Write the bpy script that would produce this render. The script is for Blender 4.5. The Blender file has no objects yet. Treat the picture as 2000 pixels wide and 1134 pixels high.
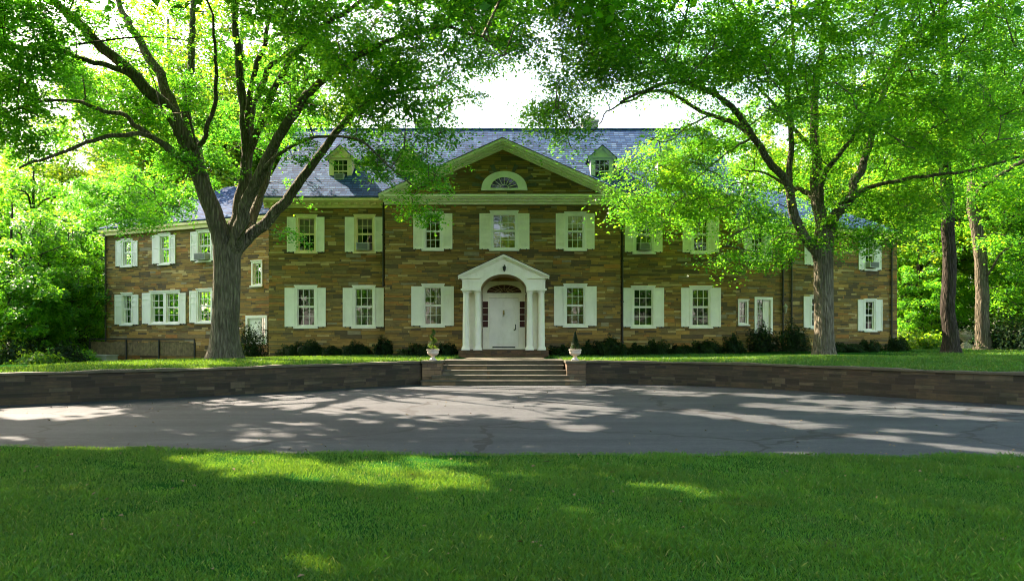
import bpy, math, random
import numpy as np
from mathutils import Vector

random.seed(7)
rng = np.random.default_rng(7)
S = bpy.context.scene
COL = S.collection

# ------------------------------------------------------------------ camera, sky, sun, exposure
FPX, CX, HY, CAMZ = 1500.0, 1000.0, 650.0, 1.6      # focal length (photo px), centre column, horizon row, eye height
cam_data = bpy.data.cameras.new("camera")
cam_data.sensor_width = 36.0
cam_data.lens = 36.0 * FPX / 2000.0
cam_data.shift_y = (HY - 567.0) / 2000.0
cam_data.clip_start, cam_data.clip_end = 0.1, 4000.0
cam = bpy.data.objects.new("camera", cam_data)
cam.location = (0, 0, CAMZ)
cam.rotation_euler = (math.radians(90), 0, 0)
COL.objects.link(cam)
S.camera = cam

SUN_EL = math.radians(42)
SUN_H = np.array([-0.76, 0.65]); SUN_H /= np.linalg.norm(SUN_H)
TO_SUN = np.array([SUN_H[0] * math.cos(SUN_EL), SUN_H[1] * math.cos(SUN_EL), math.sin(SUN_EL)])

world = bpy.data.worlds.new("World")
S.world = world
world.use_nodes = True
wnt = world.node_tree
for n in list(wnt.nodes):
    wnt.nodes.remove(n)
wo = wnt.nodes.new("ShaderNodeOutputWorld")
wb = wnt.nodes.new("ShaderNodeBackground")
sky = wnt.nodes.new("ShaderNodeTexSky")
sky.sky_type = 'NISHITA'
sky.sun_disc = False
sky.sun_elevation = SUN_EL
sky.sun_rotation = math.atan2(SUN_H[0], SUN_H[1])
sky.air_density, sky.dust_density, sky.ozone_density = 1.0, 2.5, 1.0
wb.inputs[1].default_value = 0.15
wnt.links.new(sky.outputs[0], wb.inputs[0])
wnt.links.new(wb.outputs[0], wo.inputs[0])

sun_data = bpy.data.lights.new("sun", 'SUN')
sun_data.energy = 4.1
sun_data.angle = math.radians(0.53)
sun_data.color = (1.0, 0.93, 0.82)
sun = bpy.data.objects.new("sun", sun_data)
sun.rotation_euler = Vector(tuple(TO_SUN)).to_track_quat('Z', 'Y').to_euler()
sun.location = (-40, 40, 60)
COL.objects.link(sun)

S.view_settings.view_transform = 'Standard'
S.view_settings.look = 'None'
S.view_settings.gamma = 1.0
S.view_settings.exposure = 2.68
S.view_settings.use_white_balance = True
S.view_settings.white_balance_temperature = 7500
S.view_settings.white_balance_tint = 18
S.cycles.max_bounces = 7
S.cycles.diffuse_bounces = 4
S.cycles.transmission_bounces = 4
S.cycles.transparent_max_bounces = 12
S.cycles.caustics_reflective = False
S.cycles.caustics_refractive = False
S.cycles.use_denoising = True
S.cycles.filter_width = 1.1
S.cycles.sample_clamp_indirect = 4.0


# ------------------------------------------------------------------ node helpers and materials
class N:
    def __init__(self, name):
        self.m = bpy.data.materials.new(name)
        self.m.use_nodes = True
        self.t = self.m.node_tree
        for n in list(self.t.nodes):
            self.t.nodes.remove(n)
        self.out = self.t.nodes.new("ShaderNodeOutputMaterial")

    def node(self, typ, **kw):
        n = self.t.nodes.new(typ)
        for k, v in kw.items():
            setattr(n, k, v)
        return n

    def put(self, sock, v):
        if hasattr(v, "is_output"):
            self.t.links.new(v, sock)
        elif isinstance(v, (tuple, list)) and len(v) == 3 and sock.type == 'RGBA':
            sock.default_value = (*v, 1)
        else:
            sock.default_value = v

    def math(self, op, a, b=0.0, c=0.0, clamp=False):
        n = self.node("ShaderNodeMath", operation=op)
        n.use_clamp = clamp
        self.put(n.inputs[0], a); self.put(n.inputs[1], b); self.put(n.inputs[2], c)
        return n.outputs[0]

    def mix(self, fac, a, b, blend='MIX'):
        n = self.node("ShaderNodeMix", data_type='RGBA', blend_type=blend)
        self.put(n.inputs[0], fac); self.put(n.inputs[6], a); self.put(n.inputs[7], b)
        return n.outputs[2]

    def noise(self, vec, scale, detail=3.0, rough=0.55, dim='3D'):
        n = self.node("ShaderNodeTexNoise", noise_dimensions=dim)
        if vec is not None:
            self.put(n.inputs['Vector'], vec)
        n.inputs['Scale'].default_value = scale
        n.inputs['Detail'].default_value = detail
        n.inputs['Roughness'].default_value = rough
        return n.outputs[0]

    def ramp(self, fac, stops, interp='LINEAR'):
        n = self.node("ShaderNodeValToRGB")
        n.color_ramp.interpolation = interp
        els = n.color_ramp.elements
        while len(els) < len(stops):
            els.new(0.5)
        for e, (p, c) in zip(els, stops):
            e.position = p
            e.color = (c, c, c, 1) if isinstance(c, (int, float)) else (*c, 1)
        self.put(n.inputs[0], fac)
        return n.outputs[0]

    def scale(self, vec, s):
        n = self.node("ShaderNodeVectorMath", operation='MULTIPLY')
        self.put(n.inputs[0], vec); n.inputs[1].default_value = s
        return n.outputs[0]

    def pos(self):
        return self.node("ShaderNodeNewGeometry").outputs['Position']

    def uv(self):
        return self.node("ShaderNodeUVMap").outputs[0]

    def island(self):
        return self.node("ShaderNodeNewGeometry").outputs['Random Per Island']

    def bump(self, h, strength, dist=0.02):
        n = self.node("ShaderNodeBump")
        n.inputs['Strength'].default_value = strength
        n.inputs['Distance'].default_value = dist
        self.put(n.inputs['Height'], h)
        return n.outputs[0]

    def bsdf(self, col, rough=0.6, normal=None, spec=0.4, metal=0.0):
        n = self.node("ShaderNodeBsdfPrincipled")
        self.put(n.inputs['Base Color'], col)
        self.put(n.inputs['Roughness'], rough)
        n.inputs['Specular IOR Level'].default_value = spec
        n.inputs['Metallic'].default_value = metal
        if normal is not None:
            self.put(n.inputs['Normal'], normal)
        return n.outputs[0]

    def end(self, sh):
        self.t.links.new(sh, self.out.inputs[0])
        return self.m


def stone_mat(name, stops, h=0.095, w0=0.36, w1=0.75, dark=0.35, damp=0.0):
    k = N(name)
    uv = k.uv()
    sx = k.node("ShaderNodeSeparateXYZ"); k.put(sx.inputs[0], uv)
    wob = k.noise(uv, 1.3, 2)
    v = k.math('ADD', sx.outputs[1], k.math('MULTIPLY', k.math('SUBTRACT', wob, 0.5), 0.05))

    def layer(h, w0, w1, seed):
        vv = k.math('DIVIDE', v, h)
        row = k.math('FLOOR', vv)
        fv = k.math('SUBTRACT', vv, row)
        wn = k.node("ShaderNodeTexWhiteNoise", noise_dimensions='1D'); k.put(wn.inputs['W'], k.math('ADD', row, seed))
        rr = wn.outputs[0]
        w = k.math('ADD', k.math('MULTIPLY', rr, w1), w0)
        uu = k.math('ADD', k.math('DIVIDE', sx.outputs[0], w), k.math('MULTIPLY', rr, 31.7))
        # uneven lengths inside a course
        uu = k.math('ADD', uu, k.math('MULTIPLY', k.math('SINE', k.math('MULTIPLY', uu, 2.1)), 0.28))
        cell = k.math('FLOOR', uu)
        fu = k.math('SUBTRACT', uu, cell)
        cv = k.node("ShaderNodeCombineXYZ"); k.put(cv.inputs[0], cell); k.put(cv.inputs[1], row); cv.inputs[2].default_value = seed
        w2 = k.node("ShaderNodeTexWhiteNoise", noise_dimensions='3D'); k.put(w2.inputs['Vector'], cv.outputs[0])
        ev = k.math('MULTIPLY', k.math('MINIMUM', fv, k.math('SUBTRACT', 1.0, fv)), h)
        eu = k.math('MULTIPLY', k.math('MINIMUM', fu, k.math('SUBTRACT', 1.0, fu)), w)
        e = k.math('MINIMUM', ev, eu)
        joint = k.math('LESS_THAN', e, 0.009)
        sep = k.node("ShaderNodeSeparateColor"); k.put(sep.inputs[0], w2.outputs[1])
        return sep.outputs[0], sep.outputs[1], joint
    f1, f2, fj = layer(h, w0, w1, 3.0)
    c1, c2, cj = layer(h * 2, w0 * 1.3, w1 * 1.2, 8.0)
    use = k.math('GREATER_THAN', c2, 0.7)
    idv = k.node("ShaderNodeMix", data_type='FLOAT'); k.put(idv.inputs[0], use); k.put(idv.inputs[2], f1); k.put(idv.inputs[3], c1)
    jt = k.node("ShaderNodeMix", data_type='FLOAT'); k.put(jt.inputs[0], use); k.put(jt.inputs[2], fj); k.put(jt.inputs[3], cj)
    col = k.ramp(idv.outputs[0], stops, 'CONSTANT')
    streak = k.noise(k.scale(uv, (3, 22, 1)), 1.0, 4, 0.65)
    col = k.mix(0.8, col, k.ramp(streak, [(0.25, (0.55, 0.55, 0.55)), (0.75, (1.45, 1.38, 1.3))]), 'MULTIPLY')
    big = k.noise(uv, 0.35, 3)
    col = k.mix(0.7, col, k.ramp(big, [(0.3, (0.75, 0.75, 0.72)), (0.7, (1.2, 1.17, 1.12))]), 'MULTIPLY')
    if damp:
        st = k.noise(k.scale(uv, (0.8, 0.5, 1)), 2.0, 5, 0.7)
        col = k.mix(k.ramp(st, [(0.42, 0.0), (0.65, damp)]), col, (0.03, 0.035, 0.02))
    col = k.mix(k.math('MULTIPLY', jt.outputs[0], 1 - dark), col, (0.05, 0.04, 0.03))
    hgt = k.math('ADD', k.math('MULTIPLY', k.math('SUBTRACT', 1.0, jt.outputs[0]), 0.6), k.math('MULTIPLY', streak, 0.7))
    hgt = k.math('ADD', hgt, k.math('MULTIPLY', f2, 0.5))
    return k.end(k.bsdf(col, 0.85, k.bump(hgt, 0.7, 0.03), 0.25))


HOUSE_STOPS = [(0.0, (0.19, 0.112, 0.042)), (0.12, (0.30, 0.178, 0.056)), (0.25, (0.225, 0.155, 0.068)), (0.38, (0.12, 0.084, 0.048)),
               (0.48, (0.37, 0.215, 0.066)), (0.60, (0.28, 0.163, 0.052)), (0.73, (0.195, 0.135, 0.057)), (0.84, (0.46, 0.32, 0.145)),
               (0.92, (0.36, 0.16, 0.048)), (0.96, (0.27, 0.22, 0.145))]
GARDEN_STOPS = [(0.0, (0.05, 0.038, 0.024)), (0.25, (0.066, 0.05, 0.031)), (0.5, (0.038, 0.031, 0.022)), (0.7, (0.08, 0.058, 0.034)), (0.9, (0.11, 0.088, 0.055))]
STEP_STOPS = [(0.0, (0.12, 0.11, 0.07)), (0.3, (0.17, 0.15, 0.10)), (0.55, (0.10, 0.09, 0.06)), (0.8, (0.22, 0.15, 0.08))]


def plain(name, col, rough=0.6, var=0.12, scale=4.0, bump=0.0, spec=0.4, metal=0.0, dirt=None):
    k = N(name)
    p = k.pos()
    nz = k.noise(p, scale, 4, 0.6)
    lo = tuple(c * (1 - var) for c in col); hi = tuple(min(1, c * (1 + var)) for c in col)
    c = k.ramp(nz, [(0.3, lo), (0.7, hi)])
    if dirt:
        c = k.mix(k.ramp(k.noise(k.scale(p, (1, 1, 0.35)), scale * 1.7, 5, 0.7), [(0.5, 0.0), (0.75, 0.5)]), c, dirt)
    return k.end(k.bsdf(c, rough, k.bump(k.noise(p, scale * 8, 3), bump, 0.01) if bump else None, spec, metal))


def slate_mat():
    k = N("slate")
    uv = k.uv()
    sx = k.node("ShaderNodeSeparateXYZ"); k.put(sx.inputs[0], uv)
    h, w = 0.23, 0.27
    vv = k.math('DIVIDE', sx.outputs[1], h)
    row = k.math('FLOOR', vv); fv = k.math('SUBTRACT', vv, row)
    wn = k.node("ShaderNodeTexWhiteNoise", noise_dimensions='1D'); k.put(wn.inputs['W'], row)
    uu = k.math('ADD', k.math('DIVIDE', sx.outputs[0], w), k.math('MULTIPLY', wn.outputs[0], 9.3))
    cell = k.math('FLOOR', uu); fu = k.math('SUBTRACT', uu, cell)
    cv = k.node("ShaderNodeCombineXYZ"); k.put(cv.inputs[0], cell); k.put(cv.inputs[1], row)
    w2 = k.node("ShaderNodeTexWhiteNoise", noise_dimensions='2D'); k.put(w2.inputs['Vector'], cv.outputs[0])
    col = k.ramp(w2.outputs[0], [(0.0, (0.007, 0.032, 0.088)), (0.4, (0.013, 0.049, 0.122)), (0.7, (0.024, 0.07, 0.158)), (1.0, (0.055, 0.11, 0.2))])
    big = k.noise(uv, 0.5, 4, 0.65)
    col = k.mix(0.6, col, k.ramp(big, [(0.3, (0.75, 0.8, 0.85)), (0.7, (1.2, 1.15, 1.08))]), 'MULTIPLY')
    edge = k.math('MAXIMUM', k.math('LESS_THAN', fv, 0.27), k.math('LESS_THAN', fu, 0.06))  # slate joints, plus course shadow lines put into the colour
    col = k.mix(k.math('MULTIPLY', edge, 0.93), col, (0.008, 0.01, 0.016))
    hgt = k.math('ADD', k.math('MULTIPLY', k.math('SUBTRACT', 1.0, fv), 1.0), k.math('MULTIPLY', w2.outputs[0], 0.4))
    return k.end(k.bsdf(col, 0.85, k.bump(hgt, 0.8, 0.03), 0.05))


def leaf_mat(name, base, trans, tfac=0.5, spread=0.35, gloss=0.35):
    k = N(name)
    r = k.island()
    p = k.pos()
    cl = k.noise(p, 0.35, 3, 0.6)
    v = k.math('ADD', k.math('MULTIPLY', r, 0.6), k.math('MULTIPLY', cl, 0.55))

    def vary(c):
        lo = (c[0] * (1 - spread) * 0.6, c[1] * (1 - spread), c[2] * (1 + spread * 0.4))
        hi = (c[0] * (1 + spread) * 1.1, c[1] * (1 + spread * .7), c[2])
        top_ = (c[0] * (1 + spread) * 2.0, c[1] * (1 + spread), c[2] * (1 - spread * 0.2))
        return k.ramp(v, [(0.25, lo), (0.75, hi), (0.95, top_)])
    d = k.bsdf(vary(base), 0.45, None, gloss)
    t = k.node("ShaderNodeBsdfTranslucent"); k.put(t.inputs[0], vary(trans))
    mx = k.node("ShaderNodeMixShader"); mx.inputs[0].default_value = tfac
    k.t.links.new(d, mx.inputs[1]); k.t.links.new(t.outputs[0], mx.inputs[2])
    return k.end(mx.outputs[0])


def bark_mat(name, lo, hi, vs=0.35, scale=7.0):
    k = N(name)
    p = k.pos()
    a = k.noise(k.scale(p, (1, 1, vs)), scale, 6, 0.7)
    b = k.noise(p, 0.7, 4, 0.6)
    c = k.ramp(a, [(0.3, lo), (0.72, hi)])
    c = k.mix(0.6, c, k.ramp(b, [(0.3, (0.7, 0.75, 0.65)), (0.7, (1.25, 1.2, 1.15))]), 'MULTIPLY')
    moss = k.noise(p, 1.6, 5, 0.7)
    c = k.mix(k.ramp(moss, [(0.55, 0.0), (0.75, 0.45)]), c, (0.09, 0.10, 0.05))
    vo = k.node("ShaderNodeTexVoronoi", feature='DISTANCE_TO_EDGE')
    k.put(vo.inputs['Vector'], k.scale(p, (1, 1, 0.16))); vo.inputs['Scale'].default_value = 11
    fur = k.ramp(vo.outputs[0], [(0.0, 0.0), (0.28, 1.0)])
    c = k.mix(0.55, c, k.ramp(fur, [(0.0, (0.45, 0.43, 0.4)), (1.0, (1.15, 1.15, 1.15))]), 'MULTIPLY')
    hg = k.math('ADD', k.math('MULTIPLY', a, 0.6), k.math('MULTIPLY', fur, 0.8))
    return k.end(k.bsdf(c, 0.95, k.bump(hg, 1.0, 0.06), 0.1))


def asphalt_mat():
    k = N("asphalt")
    p = k.pos()
    f = k.noise(p, 90, 2, 0.7)
    m = k.noise(p, 6, 5, 0.7)
    b = k.noise(k.scale(p, (0.35, 1.0, 1)), 0.9, 4, 0.6)
    c = k.ramp(m, [(0.3, (0.024, 0.030, 0.033)), (0.7, (0.042, 0.049, 0.053))])
    c = k.mix(0.7, c, k.ramp(f, [(0.3, (0.75, 0.75, 0.75)), (0.7, (1.28, 1.27, 1.25))]), 'MULTIPLY')
    c = k.mix(0.8, c, k.ramp(b, [(0.3, (0.68, 0.68, 0.7)), (0.7, (1.3, 1.27, 1.22))]), 'MULTIPLY')
    wear = k.noise(k.scale(p, (0.12, 0.9, 1)), 1.6, 4, 0.65)
    c = k.mix(0.7, c, k.ramp(wear, [(0.35, (0.6, 0.61, 0.63)), (0.62, (1.35, 1.32, 1.28))]), 'MULTIPLY')
    grit = k.noise(p, 28, 4, 0.8)
    c = k.mix(k.ramp(grit, [(0.57, 0.0), (0.72, 0.7)]), c, (0.17, 0.165, 0.155))
    # hairline cracks and leaf dust
    vo = k.node("ShaderNodeTexVoronoi", feature='DISTANCE_TO_EDGE')
    wv = k.node("ShaderNodeVectorMath", operation='ADD')
    nz = k.node("ShaderNodeTexNoise"); nz.inputs['Scale'].default_value = 1.2; k.put(nz.inputs['Vector'], p)
    k.put(wv.inputs[0], p); k.put(wv.inputs[1], nz.outputs[1])
    k.put(vo.inputs['Vector'], wv.outputs[0]); vo.inputs['Scale'].default_value = 0.22
    cr = k.math('LESS_THAN', vo.outputs[0], 0.011)
    c = k.mix(k.math('MULTIPLY', cr, 0.8), c, (0.012, 0.012, 0.012))
    return k.end(k.bsdf(c, 0.8, k.bump(f, 0.5, 0.008), 0.3))


def soil_grass_mat(name, g1, g2, dirt):
    k = N(name)
    p = k.pos()
    a = k.noise(p, 1.1, 5, 0.65)
    b = k.noise(p, 14, 4, 0.7)
    f = k.noise(p, 70, 2, 0.7)
    c = k.ramp(k.math('ADD', k.math('MULTIPLY', a, 0.5), k.math('MULTIPLY', b, 0.5)), [(0.35, g1), (0.65, g2)])
    c = k.mix(0.8, c, k.ramp(f, [(0.3, (0.5, 0.5, 0.5)), (0.7, (1.5, 1.5, 1.4))]), 'MULTIPLY')
    d = k.noise(p, 0.55, 5, 0.7)
    c = k.mix(k.ramp(d, [(0.58, 0.0), (0.72, 0.8)]), c, dirt)
    return k.end(k.bsdf(c, 0.95, k.bump(b, 0.7, 0.05), 0.0))


def blade_mat(name, lo, hi, trans):
    k = N(name)
    r = k.island()
    p = k.pos()
    a = k.noise(p, 0.9, 4, 0.65)
    v = k.math('ADD', k.math('MULTIPLY', r, 0.6), k.math('MULTIPLY', a, 0.55))
    c = k.ramp(v, [(0.2, lo), (0.75, hi), (0.9, (hi[0] * 2.2, hi[1] * 1.5, hi[2] * 1.3))])
    blue = k.noise(p, 0.33, 3)
    c = k.mix(k.ramp(blue, [(0.4, 0.0), (0.62, 0.6)]), c, (0.008, 0.092, 0.019))
    weed = k.noise(p, 1.9, 4, 0.6)
    c = k.mix(k.ramp(weed, [(0.54, 0.0), (0.66, 0.75)]), c, (0.06, 0.23, 0.02))
    worn = k.noise(k.scale(p, (0.6, 1.0, 1)), 0.8, 5, 0.7)
    c = k.mix(k.ramp(worn, [(0.58, 0.0), (0.68, 0.55)]), c, (0.075, 0.075, 0.025))
    dry = k.math('GREATER_THAN', k.math('FRACT', k.math('MULTIPLY', r, 37.7)), 0.965)
    c = k.mix(k.math('MULTIPLY', dry, 0.8), c, (0.30, 0.30, 0.10))
    d = k.bsdf(c, 0.5, None, 0.3)
    t = k.node("ShaderNodeBsdfTranslucent"); k.put(t.inputs[0], k.mix(0.5, c, trans))
    mx = k.node("ShaderNodeMixShader"); mx.inputs[0].default_value = 0.4
    k.t.links.new(d, mx.inputs[1]); k.t.links.new(t.outputs[0], mx.inputs[2])
    return k.end(mx.outputs[0])


def glass_mat():
    k = N("window_glass")
    tr = k.node("ShaderNodeBsdfTransparent"); tr.inputs[0].default_value = (0.8, 0.83, 0.8, 1)
    gl = k.node("ShaderNodeBsdfGlossy"); gl.inputs[0].default_value = (0.95, 0.97, 1, 1); gl.inputs['Roughness'].default_value = 0.01
    k.put(gl.inputs['Normal'], k.bump(k.noise(k.pos(), 1.7, 2), 0.12, 0.02))
    fr = k.node("ShaderNodeFresnel"); fr.inputs[0].default_value = 1.5
    fac = k.math('ADD', fr.outputs[0], 0.05)
    mx = k.node("ShaderNodeMixShader"); k.put(mx.inputs[0], fac)
    k.t.links.new(tr.outputs[0], mx.inputs[1]); k.t.links.new(gl.outputs[0], mx.inputs[2])
    return k.end(mx.outputs[0])


M = dict(
    stone=stone_mat("house_stone", HOUSE_STOPS),
    garden=stone_mat("garden_wall_stone", GARDEN_STOPS, 0.085, 0.25, 0.4, 0.4, 0.6),
    pier=stone_mat("pier_stone", [(0.0, (0.15, 0.10, 0.06)), (0.4, (0.21, 0.14, 0.08)), (0.7, (0.12, 0.085, 0.055))], 0.11, 0.28, 0.2, 0.4),
    step=stone_mat("step_stone", STEP_STOPS, 0.2, 0.9, 0.7, 0.5, 0.5),
    brick=stone_mat("porch_brick", [(0.0, (0.12, 0.07, 0.04)), (0.5, (0.16, 0.09, 0.05)), (0.8, (0.09, 0.06, 0.04))], 0.07, 0.2, 0.06, 0.4),
    chimney=stone_mat("chimney_stone", [(0.0, (0.5, 0.42, 0.36)), (0.5, (0.58, 0.48, 0.42)), (0.8, (0.42, 0.36, 0.31))], 0.08, 0.22, 0.06, 0.4),
    voussoir=plain("voussoir_stone", (0.10, 0.09, 0.065), 0.85, 0.4, 3, 0.4),
    slate=slate_mat(),
    white=plain("white_paint", (0.82, 0.77, 0.68), 0.5, 0.06, 2.0, 0.05, dirt=(0.62, 0.57, 0.45)),
    bounce_yellow=plain("bounce_yellow_paint", (0.80, 0.64, 0.33), 0.55, 0.1, 2.0, 0.05, dirt=(0.5, 0.42, 0.2)),  # trim paint with yellow bounced light put into its colour
    bounce_white=plain("bounce_white_paint", (0.86, 0.79, 0.64), 0.55, 0.08, 2.0, 0.05, dirt=(0.62, 0.58, 0.42)),  # white upper trim, tinted in its colour for bounced light
    warm=plain("vault_plaster", (0.42, 0.30, 0.15), 0.6, 0.1, 2),
    dark_iron=plain("dark_iron", (0.025, 0.027, 0.026), 0.5, 0.2, 6, 0, 0.4, 0.3),
    pipe=plain("bronze_pipe", (0.04, 0.032, 0.026), 0.5, 0.25, 3, 0, 0.4),
    brass=plain("aged_brass", (0.25, 0.17, 0.06), 0.35, 0.2, 10, 0, 0.5, 0.9),
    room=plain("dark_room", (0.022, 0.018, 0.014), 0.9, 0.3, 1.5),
    curtain=plain("curtain_cloth", (0.17, 0.13, 0.09), 0.9, 0.2, 3),
    red_curtain=plain("red_glass_curtain", (0.07, 0.02, 0.013), 0.8, 0.3, 9),
    blind=plain("roller_blind", (0.50, 0.44, 0.26), 0.9, 0.1, 2),
    glass=glass_mat(),
    acbody=plain("air_conditioner_paint", (0.36, 0.36, 0.32), 0.6, 0.1, 5),
    acdark=plain("air_conditioner_grille", (0.05, 0.05, 0.05), 0.6, 0.1, 8),
    concrete=plain("concrete", (0.30, 0.29, 0.24), 0.85, 0.2, 3, 0.3),
    urn=plain("cast_stone", (0.52, 0.45, 0.37), 0.8, 0.18, 6, 0.3, dirt=(0.25, 0.22, 0.16)),
    wood=plain("weathered_boards", (0.12, 0.085, 0.04), 0.85, 0.45, 5, 0.3),
    coping=plain("coping_stone", (0.085, 0.075, 0.046), 0.85, 0.3, 3, 0.5, dirt=(0.08, 0.09, 0.04)),
    tread=plain("tread_stone", (0.085, 0.073, 0.048), 0.85, 0.4, 2.5, 0.5, dirt=(0.06, 0.065, 0.03)),
    asphalt=asphalt_mat(),
    lawn=soil_grass_mat("lawn_soil", (0.008, 0.045, 0.008), (0.016, 0.08, 0.012), (0.075, 0.058, 0.028)),
    terrace=soil_grass_mat("terrace_turf", (0.008, 0.045, 0.010), (0.013, 0.066, 0.012), (0.05, 0.055, 0.025)),
    ground=soil_grass_mat("woodland_ground", (0.025, 0.05, 0.012), (0.035, 0.075, 0.015), (0.05, 0.04, 0.02)),
    blade=blade_mat("grass_blade", (0.0055, 0.072, 0.014), (0.020, 0.18, 0.022), (0.30, 0.46, 0.02)),
    bark=bark_mat("grey_bark", (0.085, 0.076, 0.055), (0.24, 0.215, 0.16)),
    bark_dark=bark_mat("dark_bark", (0.025, 0.022, 0.018), (0.085, 0.07, 0.055), 0.3, 9),
    bark_pale=bark_mat("pale_bark", (0.075, 0.064, 0.045), (0.19, 0.16, 0.115), 0.4, 5),
    leaf=leaf_mat("maple_leaf", (0.022, 0.15, 0.026), (0.15, 0.56, 0.03), 0.62),
    leaf2=leaf_mat("bright_leaf", (0.018, 0.135, 0.024), (0.16, 0.53, 0.026), 0.61),
    leaf_far=leaf_mat("woodland_leaf", (0.022, 0.12, 0.02), (0.25, 0.50, 0.025), 0.57),
    leaf_dark=leaf_mat("evergreen_leaf", (0.012, 0.035, 0.012), (0.03, 0.07, 0.012), 0.3, 0.35, 0.08),
    leaf_box=leaf_mat("box_leaf", (0.05, 0.13, 0.015), (0.14, 0.26, 0.02), 0.4),
    flower=plain("pale_flower", (0.75, 0.62, 0.55), 0.8, 0.3, 30),
)


# ------------------------------------------------------------------ mesh builder
class MB:
    def __init__(self):
        self.v, self.f, self.u = [], [], []

    def face(self, pts, uv=None):
        i = len(self.v)
        self.v.extend([tuple(map(float, p)) for p in pts])
        self.f.append(tuple(range(i, i + len(pts))))
        if uv is None:
            a = [Vector(p) for p in pts]
            n = Vector((0, 0, 0))
            for q in range(len(a)):
                n += (a[q] - a[0]).cross(a[(q + 1) % len(a)] - a[0])
            n = n.normalized() if n.length > 1e-12 else Vector((0, 0, 1))
            if abs(n.z) > 0.995:
                uv = [(p.x, p.y) for p in a]
            else:
                t = Vector((0, 0, 1)).cross(n).normalized()
                b = n.cross(t)
                uv = [(p.dot(t), p.dot(b)) for p in a]
        self.u.extend(uv)

    def box8(self, c):
        for q in ((0, 3, 2, 1), (4, 5, 6, 7), (0, 1, 5, 4), (1, 2, 6, 5), (2, 3, 7, 6), (3, 0, 4, 7)):
            self.face([c[k] for k in q])

    def box(self, x0, x1, y0, y1, z0, z1):
        self.box8([(x0, y0, z0), (x1, y0, z0), (x1, y1, z0), (x0, y1, z0), (x0, y0, z1), (x1, y0, z1), (x1, y1, z1), (x0, y1, z1)])

    def pbox(self, P, s0, s1, o0, o1, z0, z1):
        # outward o grows towards the viewer
        self.box8([P.at(s0, o1, z0), P.at(s1, o1, z0), P.at(s1, o0, z0), P.at(s0, o0, z0),
                   P.at(s0, o1, z1), P.at(s1, o1, z1), P.at(s1, o0, z1), P.at(s0, o0, z1)])

    def lathe(self, prof, cx, cy, seg=20, z0=0.0):
        for (r0, a), (r1, b) in zip(prof[:-1], prof[1:]):
            for k in range(seg):
                t0, t1 = 2 * math.pi * k / seg, 2 * math.pi * (k + 1) / seg
                q = [(cx + r0 * math.cos(t0), cy + r0 * math.sin(t0), z0 + a), (cx + r0 * math.cos(t1), cy + r0 * math.sin(t1), z0 + a),
                     (cx + r1 * math.cos(t1), cy + r1 * math.sin(t1), z0 + b), (cx + r1 * math.cos(t0), cy + r1 * math.sin(t0), z0 + b)]
                if r0 < 1e-5:
                    q = [q[0], q[2], q[3]]
                elif r1 < 1e-5:
                    q = [q[0], q[1], q[2]]
                self.face(q)

    def bar(self, a, b, r, seg=6):
        a, b = Vector(a), Vector(b)
        d = (b - a).normalized()
        x = d.orthogonal().normalized(); y = d.cross(x)
        ring = [(math.cos(2 * math.pi * k / seg), math.sin(2 * math.pi * k / seg)) for k in range(seg)]
        A = [a + (x * c + y * s) * r for c, s in ring]; B = [b + (x * c + y * s) * r for c, s in ring]
        for k in range(seg):
            self.face([A[k], A[(k + 1) % seg], B[(k + 1) % seg], B[k]])
        self.face(A[::-1]); self.face(B)

    def build(self, name, mat, parent=None, bevel=0.0, smooth=False):
        V = np.array(self.v)
        c = (V.min(0) + V.max(0)) / 2
        c[2] = V[:, 2].min()
        me = bpy.data.meshes.new(name)
        me.from_pydata([tuple(p) for p in (V - c)], [], self.f)
        ul = me.uv_layers.new(name="UVMap")
        ul.data.foreach_set("uv", np.array(self.u, dtype=np.float32).ravel())
        if smooth:
            me.polygons.foreach_set("use_smooth", [True] * len(me.polygons))
        me.materials.append(mat)
        o = bpy.data.objects.new(name, me)
        COL.objects.link(o)
        place(o, c, parent)
        if bevel:
            b = o.modifiers.new("soft_edge", 'BEVEL'); b.width = bevel; b.segments = 2; b.limit_method = 'ANGLE'
        return o


BASE = {}


def place(o, world_loc, parent):
    w = np.array(world_loc, dtype=float)
    BASE[o.name] = w
    if parent is not None:
        o.parent = parent
        o.location = tuple(w - BASE[parent.name])
    else:
        o.location = tuple(w)


def tag(o, label=None, cat=None, group=None, kind="thing"):
    if label: o["label"] = label
    if cat: o["category"] = cat
    if group: o["group"] = group
    if kind: o["kind"] = kind
    return o


def thing(name, label, cat, loc, group=None):
    o = bpy.data.objects.new(name, None)
    o.empty_display_size = 0.3
    COL.objects.link(o)
    place(o, loc, None)
    return tag(o, label, cat, group)


def mesh_np(name, V, Fidx, nper, mat, parent=None, loc=None, smooth=False):
    V = np.asarray(V, dtype=np.float32)
    c = np.zeros(3) if loc is None else np.asarray(loc, dtype=float)
    me = bpy.data.meshes.new(name)
    me.vertices.add(len(V))
    me.vertices.foreach_set("co", (V - c).astype(np.float32).ravel())
    nf = len(Fidx)
    me.loops.add(nf * nper)
    me.loops.foreach_set("vertex_index", np.asarray(Fidx, dtype=np.int32).ravel())
    me.polygons.add(nf)
    me.polygons.foreach_set("loop_start", np.arange(0, nf * nper, nper, dtype=np.int32))
    if smooth:
        me.polygons.foreach_set("use_smooth", np.ones(nf, dtype=bool))
    me.update(calc_edges=True)
    me.materials.append(mat)
    o = bpy.data.objects.new(name, me)
    COL.objects.link(o)
    place(o, c, parent)
    return o


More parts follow.
